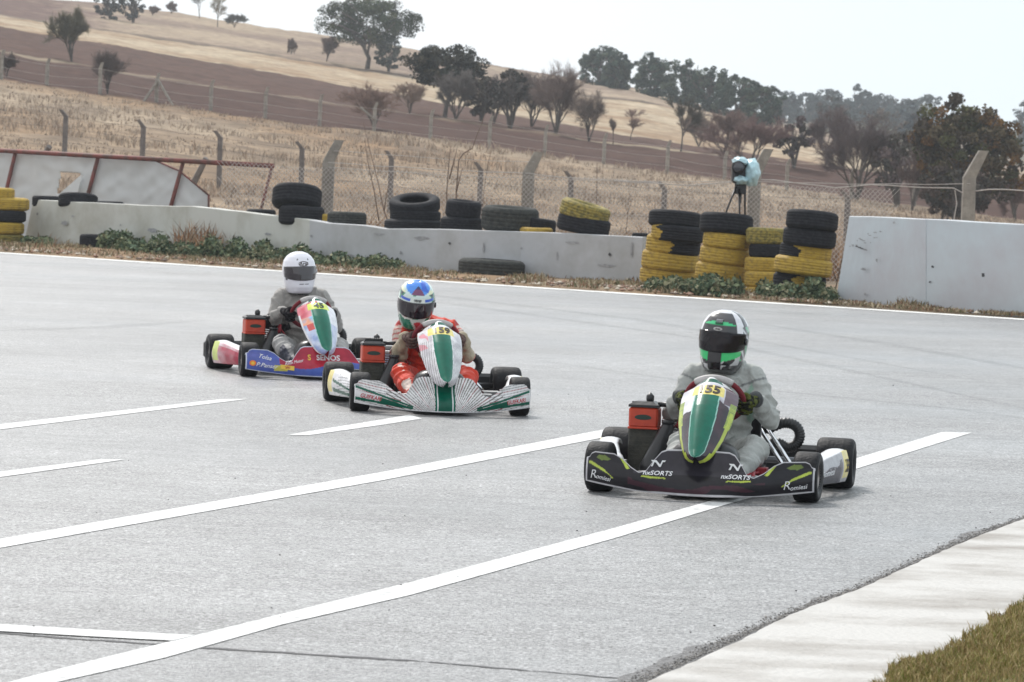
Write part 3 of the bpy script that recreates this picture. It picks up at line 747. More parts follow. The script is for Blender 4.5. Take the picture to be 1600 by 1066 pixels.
# mesh between u=335 and 1345
P0, P1 = T(335, nd(335)), T(1400, nd(1400)); Lm = (P1 - P0).length; ax = (P1 - P0).normalized(); hm = 1.62; st = .085
V = []; Fc = []; nrm_ = Vector((-ax.y, ax.x, 0))
def wirebar(a, b, r):
    o_ = len(V); t_ = (b - a).normalized(); w_ = t_.cross(nrm_).normalized() * r
    for q in (a, b): V.extend([tuple(q + w_), tuple(q - w_ * .5 + nrm_ * r), tuple(q - w_ * .5 - nrm_ * r)])
    Fc.extend([(o_, o_ + 1, o_ + 4, o_ + 3), (o_ + 1, o_ + 2, o_ + 5, o_ + 4), (o_ + 2, o_, o_ + 3, o_ + 5)])
zt = lambda s_: hm + .04 * noise.noise(Vector((s_ * .6, 0, 0)))
n_ = int((Lm + hm) / st)
for i in range(-int(hm / st), int(Lm / st) + 1):
    for sg in (1, -1):
        s0 = i * st; a = 0.0; b = hm
        if sg < 0: s0 = s0 + hm
        e = s0 + sg * hm
        # clip
        def at(s_, z_): return P0 - org + ax * s_ + Vector((0, -.10 - .05 * math.sin(s_ * 1.3), z_ + .04 * noise.noise(Vector((s_ * .6, z_, 0)))))
        prev = None; K = 6
        for j in range(K + 1):
            z_ = hm * j / K; s_ = s0 + sg * z_
            if 0 <= s_ <= Lm:
                q = at(s_, z_)
                if prev is not None: wirebar(prev, q, .0042)
                prev = q
            else: prev = None
npmesh('wire_mesh', np.array(V), np.array(Fc), m_wire, None, False, nf)
def wire(pts, r, parent, org_, sag=.0, m=m_wire, name='wire'):
    mb = MB(); out = []
    for i in range(len(pts) - 1):
        a, b = Vector(pts[i]), Vector(pts[i + 1]); n = 14
        for j in range(n + (i == len(pts) - 2)):
            f = j / n; q = a.lerp(b, f); q.z += -sag * 4 * f * (1 - f) + .02 * noise.noise(q * 1.7); out.append(q - org_)
    mb.tube(out, r, 4, cap=False); mb.build(name, m, parent)
K_ = [k for k in kinks]
wire([k[1] + Vector((0, -.12, -.02)) for k in K_ if k[0] > 400 and k[0] < 1100] + [Wp(1040, 288, nd(1040))], .009, nf, org, .02)
wire([k[1] + Vector((0, -.12, -.1)) for k in K_ if 400 < k[0] < 1600], .007, nf, org, .03)
wire([k[1].lerp(k[2], .5) + Vector((0, -.1, 0)) for k in K_ if 400 < k[0] < 1000], .006, nf, org, .03)
wire([Wp(960, 282, nd(960)), Wp(1080, 290, nd(1080)), Wp(1190, 281, nd(1190)), Wp(1210, 282, nd(1210)), Wp(1305, 294, nd(1305)), Wp(1360, 289, nd(1360)), Wp(1430, 293, nd(1430)), Wp(1490, 294, nd(1490)), Wp(1503, 301, nd(1503)), Wp(1545, 296, nd(1545)), Wp(1600, 298, nd(1600)), Wp(1700, 300, nd(1700))], .012, nf, org, 0)
wire([Wp(1492, 297, nd(1492)), Wp(1495, 318, nd(1492)), Wp(1490, 345, nd(1492))], .012, nf, org, 0)
# middle fence: thinner posts bent to the left
MU = [(-25, 158), (97, 171), (218, 187), (339, 204), (467, 221), (606, 235), (745, 253), (887, 267), (1033, 283), (1172, 292), (1318, 297)]
def md_(u): return 128 - u * .018
mo = T(600, md_(600)); mf = thing('wire_fence', mo, 'thin grey fence posts with tops bent left in the dry grass field', 'fence')
kk = []
for (u, vt) in MU:
    d = md_(u); p = T(u + 3, d); top = Wp(u, vt, d); h = top.z - p.z; kk.append(post(mf, p, h - .22, .15, .27, -38, m_con2, mo))
for fz in (0, -.35, -.8): wire([k[0] + Vector((0, -.09, fz)) for k in kk], .006, mf, mo, .03, m_con2)
# far fence
FU = [(-12, 74, 122), (4, 79, 124), (75, 90, 133), (158, 100, 150), (246, 113, 160), (331, 123, 172), (416, 134, 184), (501, 150, 199), (586, 161, 208), (674, 170, 218), (766, 180, 232), (853, 193, 243), (945, 205, 255), (1044, 220, 272), (1134, 233, 280), (1231, 246, 294), (1332, 264, 312), (1430, 278, 325)]
fo = T(700, 189); ff = thing('wire_fence', fo, 'pale concrete post fence far behind along the edge of the ploughed field', 'fence')
kk = []
for (u, vt, vb) in FU[1:]:
    d = 189; p = T(u - 2, d); h = (vb - vt) * d / F; kk.append(post(ff, p, h - .3, .17, .32, 18, m_con, fo))
for fz in (0, -.5, -.9): wire([k[0] + Vector((0, -.1, fz)) for k in kk], .008, ff, fo, .03)
for uu in (224, 270):
    p = T(246, 189); q = T(uu, 188.6); mb = MB(); mb.tube([p + Vector((0, -.12, 1.1)) - fo, q - fo], .07, 5, smooth=False); mb.build('brace_post', m_con, ff)
mb = MB(); mb.tube([T(585, 189) + Vector((0, -.12, .6)) - fo, T(562, 188.6) + Vector((0, 0, 1.1)) - fo], .05, 5, smooth=False); mb.build('brace_post', m_con, ff)

# ================================================================== TREES
def bark_faces(segs, ns=4):
    V = []; Fc = []
    for (a, b, ra, rb) in segs:
        t_ = (b - a)
        if t_.length < 1e-5: continue
        t_.normalize(); u_ = t_.orthogonal().normalized(); w_ = t_.cross(u_); o_ = len(V)
        for q, r in ((a, ra), (b, rb)):
            for j in range(ns):
                an = 2 * math.pi * j / ns; V.append(tuple(q + (u_ * math.cos(an) + w_ * math.sin(an)) * r))
        for j in range(ns): Fc.append((o_ + j, o_ + (j + 1) % ns, o_ + ns + (j + 1) % ns, o_ + ns + j))
    return V, Fc
def grow(h, wd, levels, rnd, nb=4, spread=.6, trunk=.22, multi=1, r0=None):
    """branch skeleton: levels 0/1 -> trunk, others -> twigs"""
    big, small = [], []
    def br(p, d, L, r, lv):
        n = 3; pts = [p]
        for i in range(n):
            d = (d + Vector((rnd.uniform(-1, 1), rnd.uniform(-1, 1), rnd.uniform(-.4, .7))) * .16).normalized(); pts.append(pts[-1] + d * L / n)
        for i in range(n):
            ra = r * (1 - .45 * i / n); rb = r * (1 - .45 * (i + 1) / n)
            (big if lv < 2 else small).append((pts[i], pts[i + 1], ra, rb))
        if lv >= levels: return
        k = nb + (1 if lv >= 1 else 0)
        for i in range(k):
            f = rnd.uniform(.35, 1) if i else 1; idx = min(n - 1, int(f * n)); q = pts[idx].lerp(pts[idx + 1], f * n - idx)
            a = rnd.uniform(0, 2 * math.pi); sp = spread * rnd.uniform(.5, 1.25)
            o_ = d.orthogonal().normalized(); o_.rotate(Matrix.Rotation(a, 3, d)); nd_ = (d * math.cos(sp) + o_ * math.sin(sp)); nd_.x *= wd; nd_.y *= wd; nd_.normalize()
            br(q, nd_, L * rnd.uniform(.58, .8), r * .52, lv + 1)
    for m_ in range(multi):
        a = rnd.uniform(0, 2 * math.pi); lean = .0 if multi == 1 else rnd.uniform(.15, .5)
        br(Vector((0, 0, 0)), Vector((math.cos(a) * lean, math.sin(a) * lean, 1)).normalized(), h * (trunk if multi == 1 else trunk * 1.2), (r0 or h * .03), 0)
    return big, small
def leafcards(centers, size, n_each, spread, rnd):
    C = np.repeat(np.array(centers), n_each, 0); n = len(C)
    dirs = rnd.normal(0, 1, (n, 3)); dirs /= np.linalg.norm(dirs, axis=1)[:, None]
    sp = np.repeat(np.array(spread), n_each, 0)
    C = C + dirs * sp * rnd.uniform(.25, 1, (n, 1)) ** .5
    a = rnd.normal(0, 1, (n, 3)); a /= np.linalg.norm(a, axis=1)[:, None]; b = np.cross(a, rnd.normal(0, 1, (n, 3))); b /= np.linalg.norm(b, axis=1)[:, None]
    s = size * rnd.uniform(.5, 1.3, (n, 1))
    V = np.stack([C - a * s, C + b * s * .6, C + a * s, C - b * s * .6], 1).reshape(-1, 3)
    Fc = np.arange(n * 4).reshape(-1, 4)
    return V, Fc, n
m_bark = mat('bark', (.085, .07, .062), .95, col2=(.13, .115, .10), vscale=4)
m_twig = mat('twigs', attr=True, rough=.95, spec=.1); m_leaf = mat('foliage', attr=True, rough=.8, spec=.12)
TREES = []
def tree(u, vb, vt, wpx, kind, label, name='bare_tree', cat='tree', d=None, cols=None, seed=1, dens=1.0, trunk_f=.3, group='trees on the hillside'):
    d = d or find_d(u, vb); p = T(u, d); sc = F / d; h = (vb - vt) / sc; w = wpx / sc
    rnd = random.Random(seed * 13 + int(u)); nr = np.random.default_rng(seed * 7 + abs(int(u)))
    root = thing(name, p, label, cat, group)
    if kind == 'bare' or kind == 'bush':
        big, small = grow(1, 1.0, 4, rnd, nb=3, spread=.52, trunk=.34 if kind == 'bare' else .17, multi=1 if kind == 'bare' else 5, r0=.022)
        allp = np.array([tuple(s_[1]) for s_ in big + small]); zx = allp[:, 2].max(); xs = np.percentile(np.abs(allp[:, 0]), 97)
        fx, fz = w / 2 / xs, h / zx
        def sc_(L_, rf, rmin): return [(Vector((a.x * fx, a.y * fx, a.z * fz)), Vector((b.x * fx, b.y * fx, b.z * fz)), max(rmin, ra * h * rf), max(rmin, rb * h * rf)) for a, b, ra, rb in L_]
        rm = .20 / sc
        V, Fc = bark_faces(sc_(big, 1, rm * 1.6)); npmesh('trunk', np.array(V), np.array(Fc), m_bark, None, True, root)
        small2 = sc_(small, .8, rm)
        # fine twigs
        extra = []
        for (a, b, ra, rb) in small2:
            for _ in range(int(2.4 * dens) + (1 if rnd.random() < (2.4 * dens) % 1 else 0)):
                q = a.lerp(b, rnd.random()); dd_ = ((b - a).normalized() + Vector((rnd.uniform(-1, 1), rnd.uniform(-1, 1), rnd.uniform(-.6, 1))) * .8).normalized()
                extra.append((q, q + dd_ * h * rnd.uniform(.04, .10), rm * .9, rm * .5))
        V, Fc = bark_faces(small2 + extra, 3); V = np.array(V); c = np.array(cols[0] if cols else rgb(112, 98, 92)) * 1.2
        C = np.repeat(c[None], len(V), 0) * nr.uniform(.8, 1.2, (len(V), 1))
        cr = npmesh('crown', V, np.array(Fc), m_twig, C, False, root)
    else:
        # leafy: limbs + leaf clumps round an uneven crown
        big, small = grow(1, 1, 2, rnd, nb=4, spread=.6, trunk=.4, multi=1 if kind == 'oak' else 3, r0=.035)
        allp = np.array([tuple(s_[1]) for s_ in big + small]); zx = allp[:, 2].max(); xs = np.abs(allp[:, 0]).max()
        fx, fz = w * .42 / xs, h * .86 / zx
        def s2(L_): return [(Vector((a.x * fx, a.y * fx, a.z * fz)), Vector((b.x * fx, b.y * fx, b.z * fz)), max(.02, ra * h), max(.015, rb * h)) for a, b, ra, rb in L_]
        V, Fc = bark_faces(s2(big + small), 5); npmesh('trunk', np.array(V), np.array(Fc), m_bark, None, True, root)
        z0 = h * trunk_f; cen = []; spd = []
        nb_ = int(85 * dens)
        for _ in range(nb_):
            th = rnd.uniform(0, 2 * math.pi); ph = math.acos(rnd.uniform(-1, 1)); rr = rnd.uniform(.35, 1) ** .6
            k = 1 + .25 * noise.noise(Vector((math.cos(th) * math.sin(ph) * 1.6, math.sin(th) * math.sin(ph) * 1.6, math.cos(ph) * 1.6 + seed)))
            x = math.cos(th) * math.sin(ph) * rr * w * .50 * k; y = math.sin(th) * math.sin(ph) * rr * w * .44 * k
            z = z0 + (h - z0) * (.5 + .46 * math.cos(ph) * rr * k)
            cen.append((x, y, z)); s_ = rnd.uniform(.055, .11) * (w + h) * .5; spd.append((s_, s_, s_ * .75))
        ls = max(.10, 1.7 / sc)
        V, Fc, n = leafcards(cen, ls, int(70 * dens ** .5), spd, nr)
        cl_ = np.array(cols); per = n // len(cen)
        cid = np.repeat(nr.integers(0, len(cl_), len(cen)), per); C = cl_[cid] * np.repeat(nr.uniform(.7, 1.35, len(cen)), per)[:, None] * nr.uniform(.75, 1.3, (n, 1))
        npmesh('crown', V, Fc, m_leaf, np.repeat(C, 4, 0), False, root)
    TREES.append(root); return root
gy = rgb(118, 104, 98); gd = rgb(96, 86, 82); rd = rgb(118, 98, 94); gg_ = rgb(104, 100, 84)
dkg = [rgb(58, 66, 52), rgb(70, 78, 58), rgb(48, 56, 46)]; oakc = [rgb(66, 76, 56), rgb(82, 88, 62), rgb(54, 62, 50)]
tree(112, 97, 10, 64, 'bush', 'ivy grown bushy tree above the ploughed field at the upper left', 'bushy_tree', cols=[gg_], seed=3, dens=1.1)
tree(168, 148, 78, 46, 'bush', 'thin dark leafless bush beside a fence post at the upper left', 'leafless_bush', 'bush', cols=[gd], d=191, seed=4, dens=.5)
tree(10, 126, 86, 26, 'bush', 'small dark leafless bush at the left picture edge beside the far fence', 'leafless_bush', 'bush', cols=[gd], d=192, seed=5, dens=.6)
tree(172, 24, -30, 52, 'leafy', 'dark bushy tree on the skyline, left one of a pair cut by the picture top', 'bushy_tree', d=395, cols=[rgb(70, 74, 72), rgb(84, 86, 84)], seed=6, dens=.7, trunk_f=-.1)
tree(208, 28, -34, 40, 'leafy', 'dark thin tree on the skyline, right one of a pair cut by the picture top', d=395, cols=[rgb(78, 80, 80)], seed=7, dens=.4, trunk_f=0)
tree(268, 23, 3, 14, 'bush', 'tiny bush standing on the skyline', 'small_bush', 'bush', d=445, cols=[gy], seed=8)
tree(312, 33, -14, 38, 'bare', 'bare grey tree on the skyline right of the tiny bush', d=445, cols=[rgb(108, 108, 114)], seed=9)
tree(340, 52, 2, 22, 'bare', 'thin crooked bare tree with pale leaves on the hill crest', d=420, cols=[rgb(130, 122, 104)], seed=10, dens=.5)
tree(366, 56, 34, 34, 'bush', 'low bush on the hill crest right of the crooked tree', 'low_bush', 'bush', d=430, cols=[rgb(104, 104, 100)], seed=11)
tree(238, 32, 16, 18, 'bush', 'low brownish bush on the slope between the skyline trees', 'low_bush', 'bush', d=428, cols=[gy], seed=12)
tree(455, 92, 67, 14, 'bush', 'small twiggy bush on the hedge line left of the round oak', 'small_bush', 'bush', d=372, cols=[gy], seed=13)
tree(510, 101, 60, 26, 'bush', 'grey twiggy bush on the hedge line close to the round oak', 'leafless_bush', 'bush', d=368, cols=[gy], seed=14)
tree(574, 112, -6, 152, 'oak', 'large round evergreen oak standing alone on the hill crest', 'oak_tree', d=366, cols=oakc, seed=15, dens=2.3, trunk_f=.26)
tree(607, 114, 62, 46, 'leafy', 'grey green shrub under the right side of the round oak', 'green_shrub', 'shrub', d=364, cols=[rgb(88, 92, 84), rgb(74, 80, 74)], seed=16, dens=.7, trunk_f=.05)
tree(695, 192, 74, 128, 'oak', 'broad dark evergreen tree with a flat crown on the ploughed field edge', 'evergreen_tree', d=232, cols=[rgb(62, 62, 56), rgb(76, 72, 60), rgb(54, 58, 52)], seed=17, dens=1.5, trunk_f=.36)
tree(712, 192, 112, 52, 'bush', 'grey twiggy tree in front of the broad dark evergreen', 'bushy_tree', d=228, cols=[rgb(110, 104, 100)], seed=18, dens=1.5)
tree(830, 206, 112, 84, 'bush', 'wide grey fuzzy leafless tree mass between the dark tree and the tall bare one', 'leafless_bush', 'bush', d=245, cols=[rgb(116, 106, 102)], seed=71, dens=1.5)
tree(772, 200, 118, 70, 'bush', 'grey leafless bush overlapping the dark many stemmed tree', 'leafless_bush', 'bush', d=240, cols=[rgb(108, 98, 96)], seed=72, dens=1.4)
tree(1130, 240, 168, 90, 'bush', 'brownish leafless bush left of the reddish thicket', 'leafless_bush', 'bush', d=235, cols=[rgb(122, 104, 98)], seed=73, dens=1.2)
tree(1290, 270, 178, 80, 'bush', 'reddish grey leafless bush in the hollow right of the video camera', 'leafless_bush', 'bush', d=225, cols=[rgb(110, 98, 96)], seed=74, dens=1.3)
tree(1425, 315, 215, 70, 'bush', 'dark brown leafless bush at the left foot of the autumn tree', 'leafless_bush', 'bush', d=182, cols=[rgb(92, 78, 74)], seed=75, dens=1.4)
tree(752, 178, 104, 60, 'leafy', 'dark shrubby tree right of the broad dark evergreen', 'shrubby_tree', d=236, cols=[rgb(86, 80, 76), rgb(98, 92, 84)], seed=19, dens=.7, trunk_f=.1)
tree(797, 206, 108, 66, 'leafy', 'dark many stemmed tree between the broad evergreen and the tall bare tree', 'dark_tree', d=229, cols=[rgb(90, 84, 80), rgb(76, 74, 70)], seed=20, dens=.6, trunk_f=.3)
tree(585, 206, 132, 96, 'bush', 'wide light brown leafless bush around a pale fence post', 'leafless_bush', 'bush', d=193, cols=[rgb(128, 108, 98)], seed=21, dens=.6)
tree(640, 190, 140, 50, 'bush', 'pale twiggy bush left of the broad dark evergreen', 'leafless_bush', 'bush', d=226, cols=[rgb(140, 122, 110)], seed=22, dens=.6)
tree(868, 213, 98, 66, 'bush', 'tall bare tree with upright branches in the middle of the hillside', 'bare_tree', d=226, cols=[gy], seed=23, dens=1.0)
tree(920, 223, 142, 44, 'bush', 'slim bare tree right of the tall one, behind the far fence', 'bare_tree', d=222, cols=[rgb(124, 112, 104)], seed=24, dens=.6)
tree(985, 218, 168, 34, 'bare', 'small bare round tree on the edge of the upper ploughed field', 'bare_tree', d=262, cols=[rgb(136, 116, 106)], seed=25)
tree(958, 232, 190, 12, 'bare', 'tiny bare sapling between two pale fence posts', 'bare_sapling', 'sapling', d=222, cols=[gy], seed=26, dens=.5)
tree(1064, 240, 152, 56, 'bare', 'thin dark pine like tree with sparse tufts', 'sparse_tree', d=224, cols=[rgb(84, 80, 70)], seed=27, dens=1.2)
tree(1092, 205, 150, 62, 'bush', 'soft brown leafless tree behind the sparse dark one', 'leafless_bush', 'bush', d=300, cols=[rgb(120, 104, 94)], seed=28, dens=1.2)
tree(1172, 272, 182, 130, 'bush', 'wide reddish brown leafless thicket behind the video camera', 'leafless_bush', 'bush', d=206, cols=[rd], seed=29, dens=1.1)
tree(1240, 262, 176, 60, 'leafy', 'dark reddish brown tree right of the video camera', 'reddish_tree', d=215, cols=[rgb(94, 84, 84), rgb(88, 82, 78)], seed=30, dens=.5, trunk_f=.2)
eg = [rgb(68, 84, 74), rgb(56, 70, 62), rgb(82, 94, 80)]
for i, (u, vb, vt, w, lb) in enumerate([(938, 140, 82, 62, 'leftmost evergreen of the ridge wood, beside the open hilltop'), (966, 142, 92, 40, 'small evergreen second from the left on the ridge'),
        (1019, 158, 92, 54, 'rounded dark evergreen standing clear of the ridge wood'), (1072, 168, 100, 62, 'spiky topped evergreen right of the rounded one on the ridge'),
        (1112, 180, 112, 66, 'broad evergreen in the middle of the ridge wood'), (1152, 192, 124, 62, 'domed evergreen right of the middle of the ridge wood'),
        (1190, 200, 134, 58, 'sloping topped evergreen near the right end of the ridge wood')]):
    tree(u, vb + 6, vt, w * 1.25, 'leafy', lb, 'evergreen_tree', d=430 - i * 9, cols=eg, seed=31 + i, dens=1.7, trunk_f=-.2, group='evergreens on the ridge')
for i, (u, vt, w, lb) in enumerate([(1226, 158, 40, 'leftmost'), (1262, 165, 60, 'second'), (1290, 158, 55, 'third'), (1318, 160, 50, 'fourth'), (1345, 150, 44, 'tallest'), (1378, 162, 60, 'sixth'), (1410, 168, 50, 'seventh'), (1440, 152, 60, 'rightmost')]):
    tree(u, 212, vt, w * 1.3, 'leafy', 'hazy blue grey evergreen on the distant ridge, ' + (lb if lb == 'tallest' else lb + ' from the left' if lb not in ('leftmost', 'rightmost') else lb) + ' of its row', 'evergreen_tree', d=700 + 20 * (i % 3), cols=[rgb(74, 84, 84), rgb(60, 72, 74)], seed=51 + i, dens=1.2, trunk_f=-.2, group='evergreens on the distant ridge')
tree(1597, 275, 186, 34, 'leafy', 'hazy evergreen at the right picture edge', 'evergreen_tree', d=600, cols=[rgb(74, 84, 84), rgb(60, 72, 74)], seed=61, dens=.5, trunk_f=.02, group='evergreens on the distant ridge')
tree(1300, 232, 168, 70, 'leafy', 'dark hazy tree in the hollow left of the bare roadside trees', 'dark_tree', d=420, cols=[rgb(78, 84, 80), rgb(96, 90, 88)], seed=62, dens=.6, trunk_f=.05)
tree(1372, 235, 170, 90, 'leafy', 'brown green tree mass behind the bare trees on the right', 'dark_tree', d=400, cols=[rgb(88, 84, 78), rgb(104, 94, 86)], seed=63, dens=.7, trunk_f=.05)
tree(1430, 262, 160, 70, 'leafy', 'grey blue tree just left of the big autumn tree', 'dark_tree', d=330, cols=[rgb(84, 92, 98), rgb(96, 92, 92)], seed=64, dens=.7, trunk_f=.05)
tree(1338, 318, 178, 118, 'bush', 'dark bare tree with several trunks left of the big autumn tree', 'bare_tree', d=187, cols=[rgb(92, 82, 82)], seed=65, dens=1.2)
tree(1402, 326, 196, 86, 'leafy', 'dense dark leafless tree touching the big autumn tree', 'dark_tree', d=186, cols=[rgb(96, 84, 84), rgb(84, 80, 74)], seed=66, dens=.55, trunk_f=.2)
tree(1506, 345, 142, 172, 'oak', 'big rounded autumn tree with brown, green and orange leaves behind the tall panels', 'autumn_tree', d=172, cols=[rgb(84, 74, 56), rgb(74, 74, 50), rgb(112, 84, 50), rgb(74, 66, 58), rgb(84, 84, 54), rgb(86, 76, 58)], seed=67, dens=2.3, trunk_f=.04)
tree(1490, 350, 250, 120, 'leafy', 'low dark shrub at the foot of the big autumn tree', 'dark_shrub', 'shrub', d=165, cols=[rgb(66, 62, 56), rgb(78, 66, 60)], seed=68, dens=.8, trunk_f=.0)
tree(1586, 320, 235, 40, 'bush', 'twiggy bush right of the big autumn tree at the picture edge', 'leafless_bush', 'bush', d=180, cols=[rgb(100, 84, 80)], seed=69, dens=.8)
# saplings and canes by the near fence
m_cane = mat('cane', (.16, .11, .085), .9)
def sapling(lines, d, label, r=.012):
    u0, v0 = lines[0][0]; b = T(u0, d); root = None
    mb = MB()
    for ln in lines:
        pts = [Wp(u, v, d) - b for u, v in ln]; mb.tube(pts, [r * (1.2 - .8 * i / (len(pts) - 1)) for i in range(len(pts))], 4)
    o = mb.build('bare_sapling', m_cane); o.location = b; tag(o, label, 'sapling', 'bare saplings at the chain link fence')
sapling([[(606, 345), (600, 330), (592, 290), (578, 235), (568, 192)], [(592, 345), (585, 300), (574, 250), (570, 215)], [(600, 330), (605, 300), (612, 270)]], 69, 'pair of thin bare canes crossing a thin fence post', .012)
sapling([[(699, 345), (698, 300), (702, 250), (704, 228)], [(713, 345), (713, 300), (717, 250), (724, 240), (738, 232), (745, 212), (754, 190), (757, 180)], [(702, 280), (710, 250), (714, 232)], [(713, 300), (722, 265)]], 69, 'reddish bare sapling with a crooked long twig above the dark tyres', .015)
sapling([[(752, 345), (756, 300), (762, 260), (768, 232)]], 70, 'single thin cane beside a thin fence post above the grey truck tyre', .010)
sapling([[(932, 345), (932.5, 300), (933, 254)]], 70, 'straight thin stake above the tilted yellow tyre', .016)
sapling([[(978, 362), (981, 335), (983, 305), (982, 285)], [(981, 335), (976, 315)], [(982, 330), (988, 310)]], 68.5, 'spindly branched weed stem in front of the mesh near the first stack', .008)
sapling([[(1302, 470), (1312, 420), (1325, 370), (1322, 350)], [(1308, 440), (1296, 410)], [(1314, 410), (1322, 398)]], 57.2, 'tangle of dry twigs between the last stack and the white panel', .010)

# ================================================================== VERGE PLANTS
def weeds(regions, n, cols, name, label, hs=(.05, .30), ls=.042):
    rndm = np.random.default_rng(5); cen = []; spd = []
    for (u0, v0, u1, v1, hh_, wgt, dd_) in regions:
        for _ in range(int(n * wgt)):
            f = random.random(); u = u0 + (u1 - u0) * f; v = v0 + (v1 - v0) * f + random.uniform(-1, dd_)
            p = G(u, v); hz = hh_ * max(.15, .55 + .9 * noise.noise(Vector((u * .05, 0, 3))))* random.random()
            cen.append((p.x, p.y, hz)); spd.append((.13, .13, .08))
    V, Fc, n_ = leafcards(cen, ls, 9, spd, rndm); V[:, 2] = np.abs(V[:, 2])
    C = np.array(cols)[np.repeat(rndm.integers(0, len(cols), len(cen)), 9)] * rndm.uniform(.65, 1.4, (n_, 1))
    o = npmesh(name, V, Fc, m_leaf, np.repeat(C, 4, 0)); tag(o, label, 'weeds', kind='stuff')
wg = [rgb(92, 104, 80), rgb(112, 120, 92), rgb(72, 84, 66), rgb(136, 134, 108), rgb(82, 98, 78)]
weeds([(160, 388, 200, 391, .45, .10, 3), (190, 392, 320, 399, .34, .22, 5), (300, 398, 480, 411, .36, .34, 5), (480, 412, 625, 421, .22, .2, 5), (40, 381, 75, 384, .14, .05, 3)],
      3600, wg, 'green_weeds', 'grey green leafy weeds along the foot of the left barrier wall')
weeds([(1015, 452, 1060, 456, .18, .15, 4), (1060, 456, 1150, 462, .30, .35, 4), (1110, 452, 1150, 455, .55, .12, 3), (1190, 463, 1300, 472, .25, .35, 4)],
      2300, wg, 'green_weeds', 'green weeds growing at the foot of the yellow tyre stacks')
bs = []; hh = []
for _ in range(11000):
    u = random.uniform(-60, 1660); f = random.random() ** .7
    if noise.noise(Vector((u * .02, f * 2, 5))) < -.12: continue
    p0 = G(u, np.interp(u, [0, 1600], [394.5, 498.5])); wd_ = wall_d(max(37, min(1600, u))); p = Vector((p0.x + (u - 800) / F * .0, p0.y + .15 + (wd_ - p0.y) * f, 0.02))
    p.x = (p0.x) * p.y / p0.y
    bs.append(tuple(p)); hh.append(.03 + .12 * max(0, fbm(p.x, p.y, .8, 2)) + .03 * random.random())
blades('verge_grass', bs, hh, .02, [rgb(150, 136, 112), rgb(136, 122, 96), rgb(178, 164, 140), rgb(108, 108, 80), rgb(136, 104, 82)], m_bl, 'low dry grass and litter on the verge beyond the track edge line', 'grass', per=2, lean=1.0)
# stones
def stones(n, fn, smin, smax, name, label, cols, cat='stones'):
    V = []; Fc = []; C = []
    octa = np.array([(1, 0, 0), (-1, 0, 0), (0, 1, 0), (0, -1, 0), (0, 0, 1), (0, 0, -1)], float)
    of = np.array([(0, 2, 4), (2, 1, 4), (1, 3, 4), (3, 0, 4), (2, 0, 5), (1, 2, 5), (3, 1, 5), (0, 3, 5)])
    for i in range(n):
        p, s = fn(), random.uniform(smin, smax); v = octa * rng.uniform(.6, 1.2, (6, 1)) * s * np.array([1.2, 1, .6]); V.append(v + np.array(p)); Fc.append(of + 6 * i); C.append(np.repeat(np.array(cols[random.randrange(len(cols))])[None], 6, 0))
    o = npmesh(name, np.concatenate(V), np.concatenate(Fc), m_leaf, np.concatenate(C)); tag(o, label, cat, kind='stuff')
def fn_():
    u = random.uniform(-40, 1640); p0 = G(u, np.interp(u, [0, 1600], [393.5, 497.5])); y = p0.y + random.uniform(.1, 2.5); return (p0.x * y / p0.y, y, .03)
stones(900, fn_, .015, .06, 'verge_rubble', 'scattered pebbles and rubble on the verge beyond the track edge', [rgb(190, 180, 165), rgb(150, 130, 115), rgb(120, 105, 95), rgb(150, 120, 104)])
def fn2():
    t_ = random.random() * (len(KE) - 1.01); i = int(t_); p = G(*KE[i], .004).lerp(G(*KE[i + 1], .004), t_ - i); w = abs(random.gauss(0, .04)) + .008
    return (p.x - w * .9, p.y - w * .3, .006)
stones(6000, fn2, .0015, .0045, 'kerb_gravel', 'loose dark gravel crumbs along the edge of the white kerb', [rgb(100, 98, 96), rgb(130, 126, 122), rgb(84, 82, 82), rgb(160, 155, 150)])
def fn3():
    while True:
        p = G(random.uniform(0, 1600), random.uniform(420, 1000))
        if off_edge(p.x, p.y) < -.5: return (p.x, p.y, .004)
stones(70, fn3, .002, .006, 'track_debris', 'small dark rubber crumbs scattered over the asphalt', [rgb(50, 50, 52), rgb(70, 68, 66)])

# ================================================================== KARTS
m_body = mat('kart_bodywork', attr=True, rough=.24, coat=.15, spec=.22, var=.10, vscale=16, bump=.04, bscale=12)
m_tread = mat('slick_rubber', (.009, .009, .011), .6, spec=.2, col2=(.019, .018, .020), vscale=9, ramp=(.4, .62), bump=.25, bscale=60)
m_wall_t = mat('tyre_sidewall', (.008, .008, .010), .5, spec=.3, bump=.1)
m_rim = mat('magnesium_rim', (.30, .27, .26), .3, metal=.9); m_chr = mat('chrome_tube', (.75, .75, .77), .12, metal=1)
m_steel = mat('steel_tube', (.16, .16, .17), .35, metal=.8); m_blk2 = mat('black_trim', (.015, .015, .017), .35, bump=.1)
m_seat = mat('seat_shell', (.03, .03, .033), .4, coat=.3); m_red = mat('red_anodised', (.28, .02, .03), .35, metal=.4)
m_alu = mat('cast_aluminium', (.35, .35, .35), .4, metal=.8, bump=.3, bscale=60)
m_orange = mat('orange_airbox', (.52, .055, .02), .45, col2=(.40, .04, .018), vscale=14, ramp=(.4, .7)); m_olive = mat('radiator_dark', (.030, .030, .024), .6, col2=(.055, .052, .04), vscale=16, bump=.3, bscale=60)
m_suede = mat('suede_grip', (.17, .012, .02), .85); m_wgrey = mat('wheel_grey', (.46, .44, .43), .55, col2=(.36, .34, .34), vscale=20)
m_white = mat('decal_white', (.74, .74, .76), .35); m_redd = mat('decal_red', rgb(170, 40, 52), .4); m_yeld = mat('decal_yellow', rgb(226, 190, 70), .4); m_dk = mat('decal_dark', rgb(62, 50, 46), .5)
m_dkg = mat('decal_dark_green', rgb(24, 48, 40), .4); m_oran = mat('decal_orange', rgb(226, 120, 40), .4)
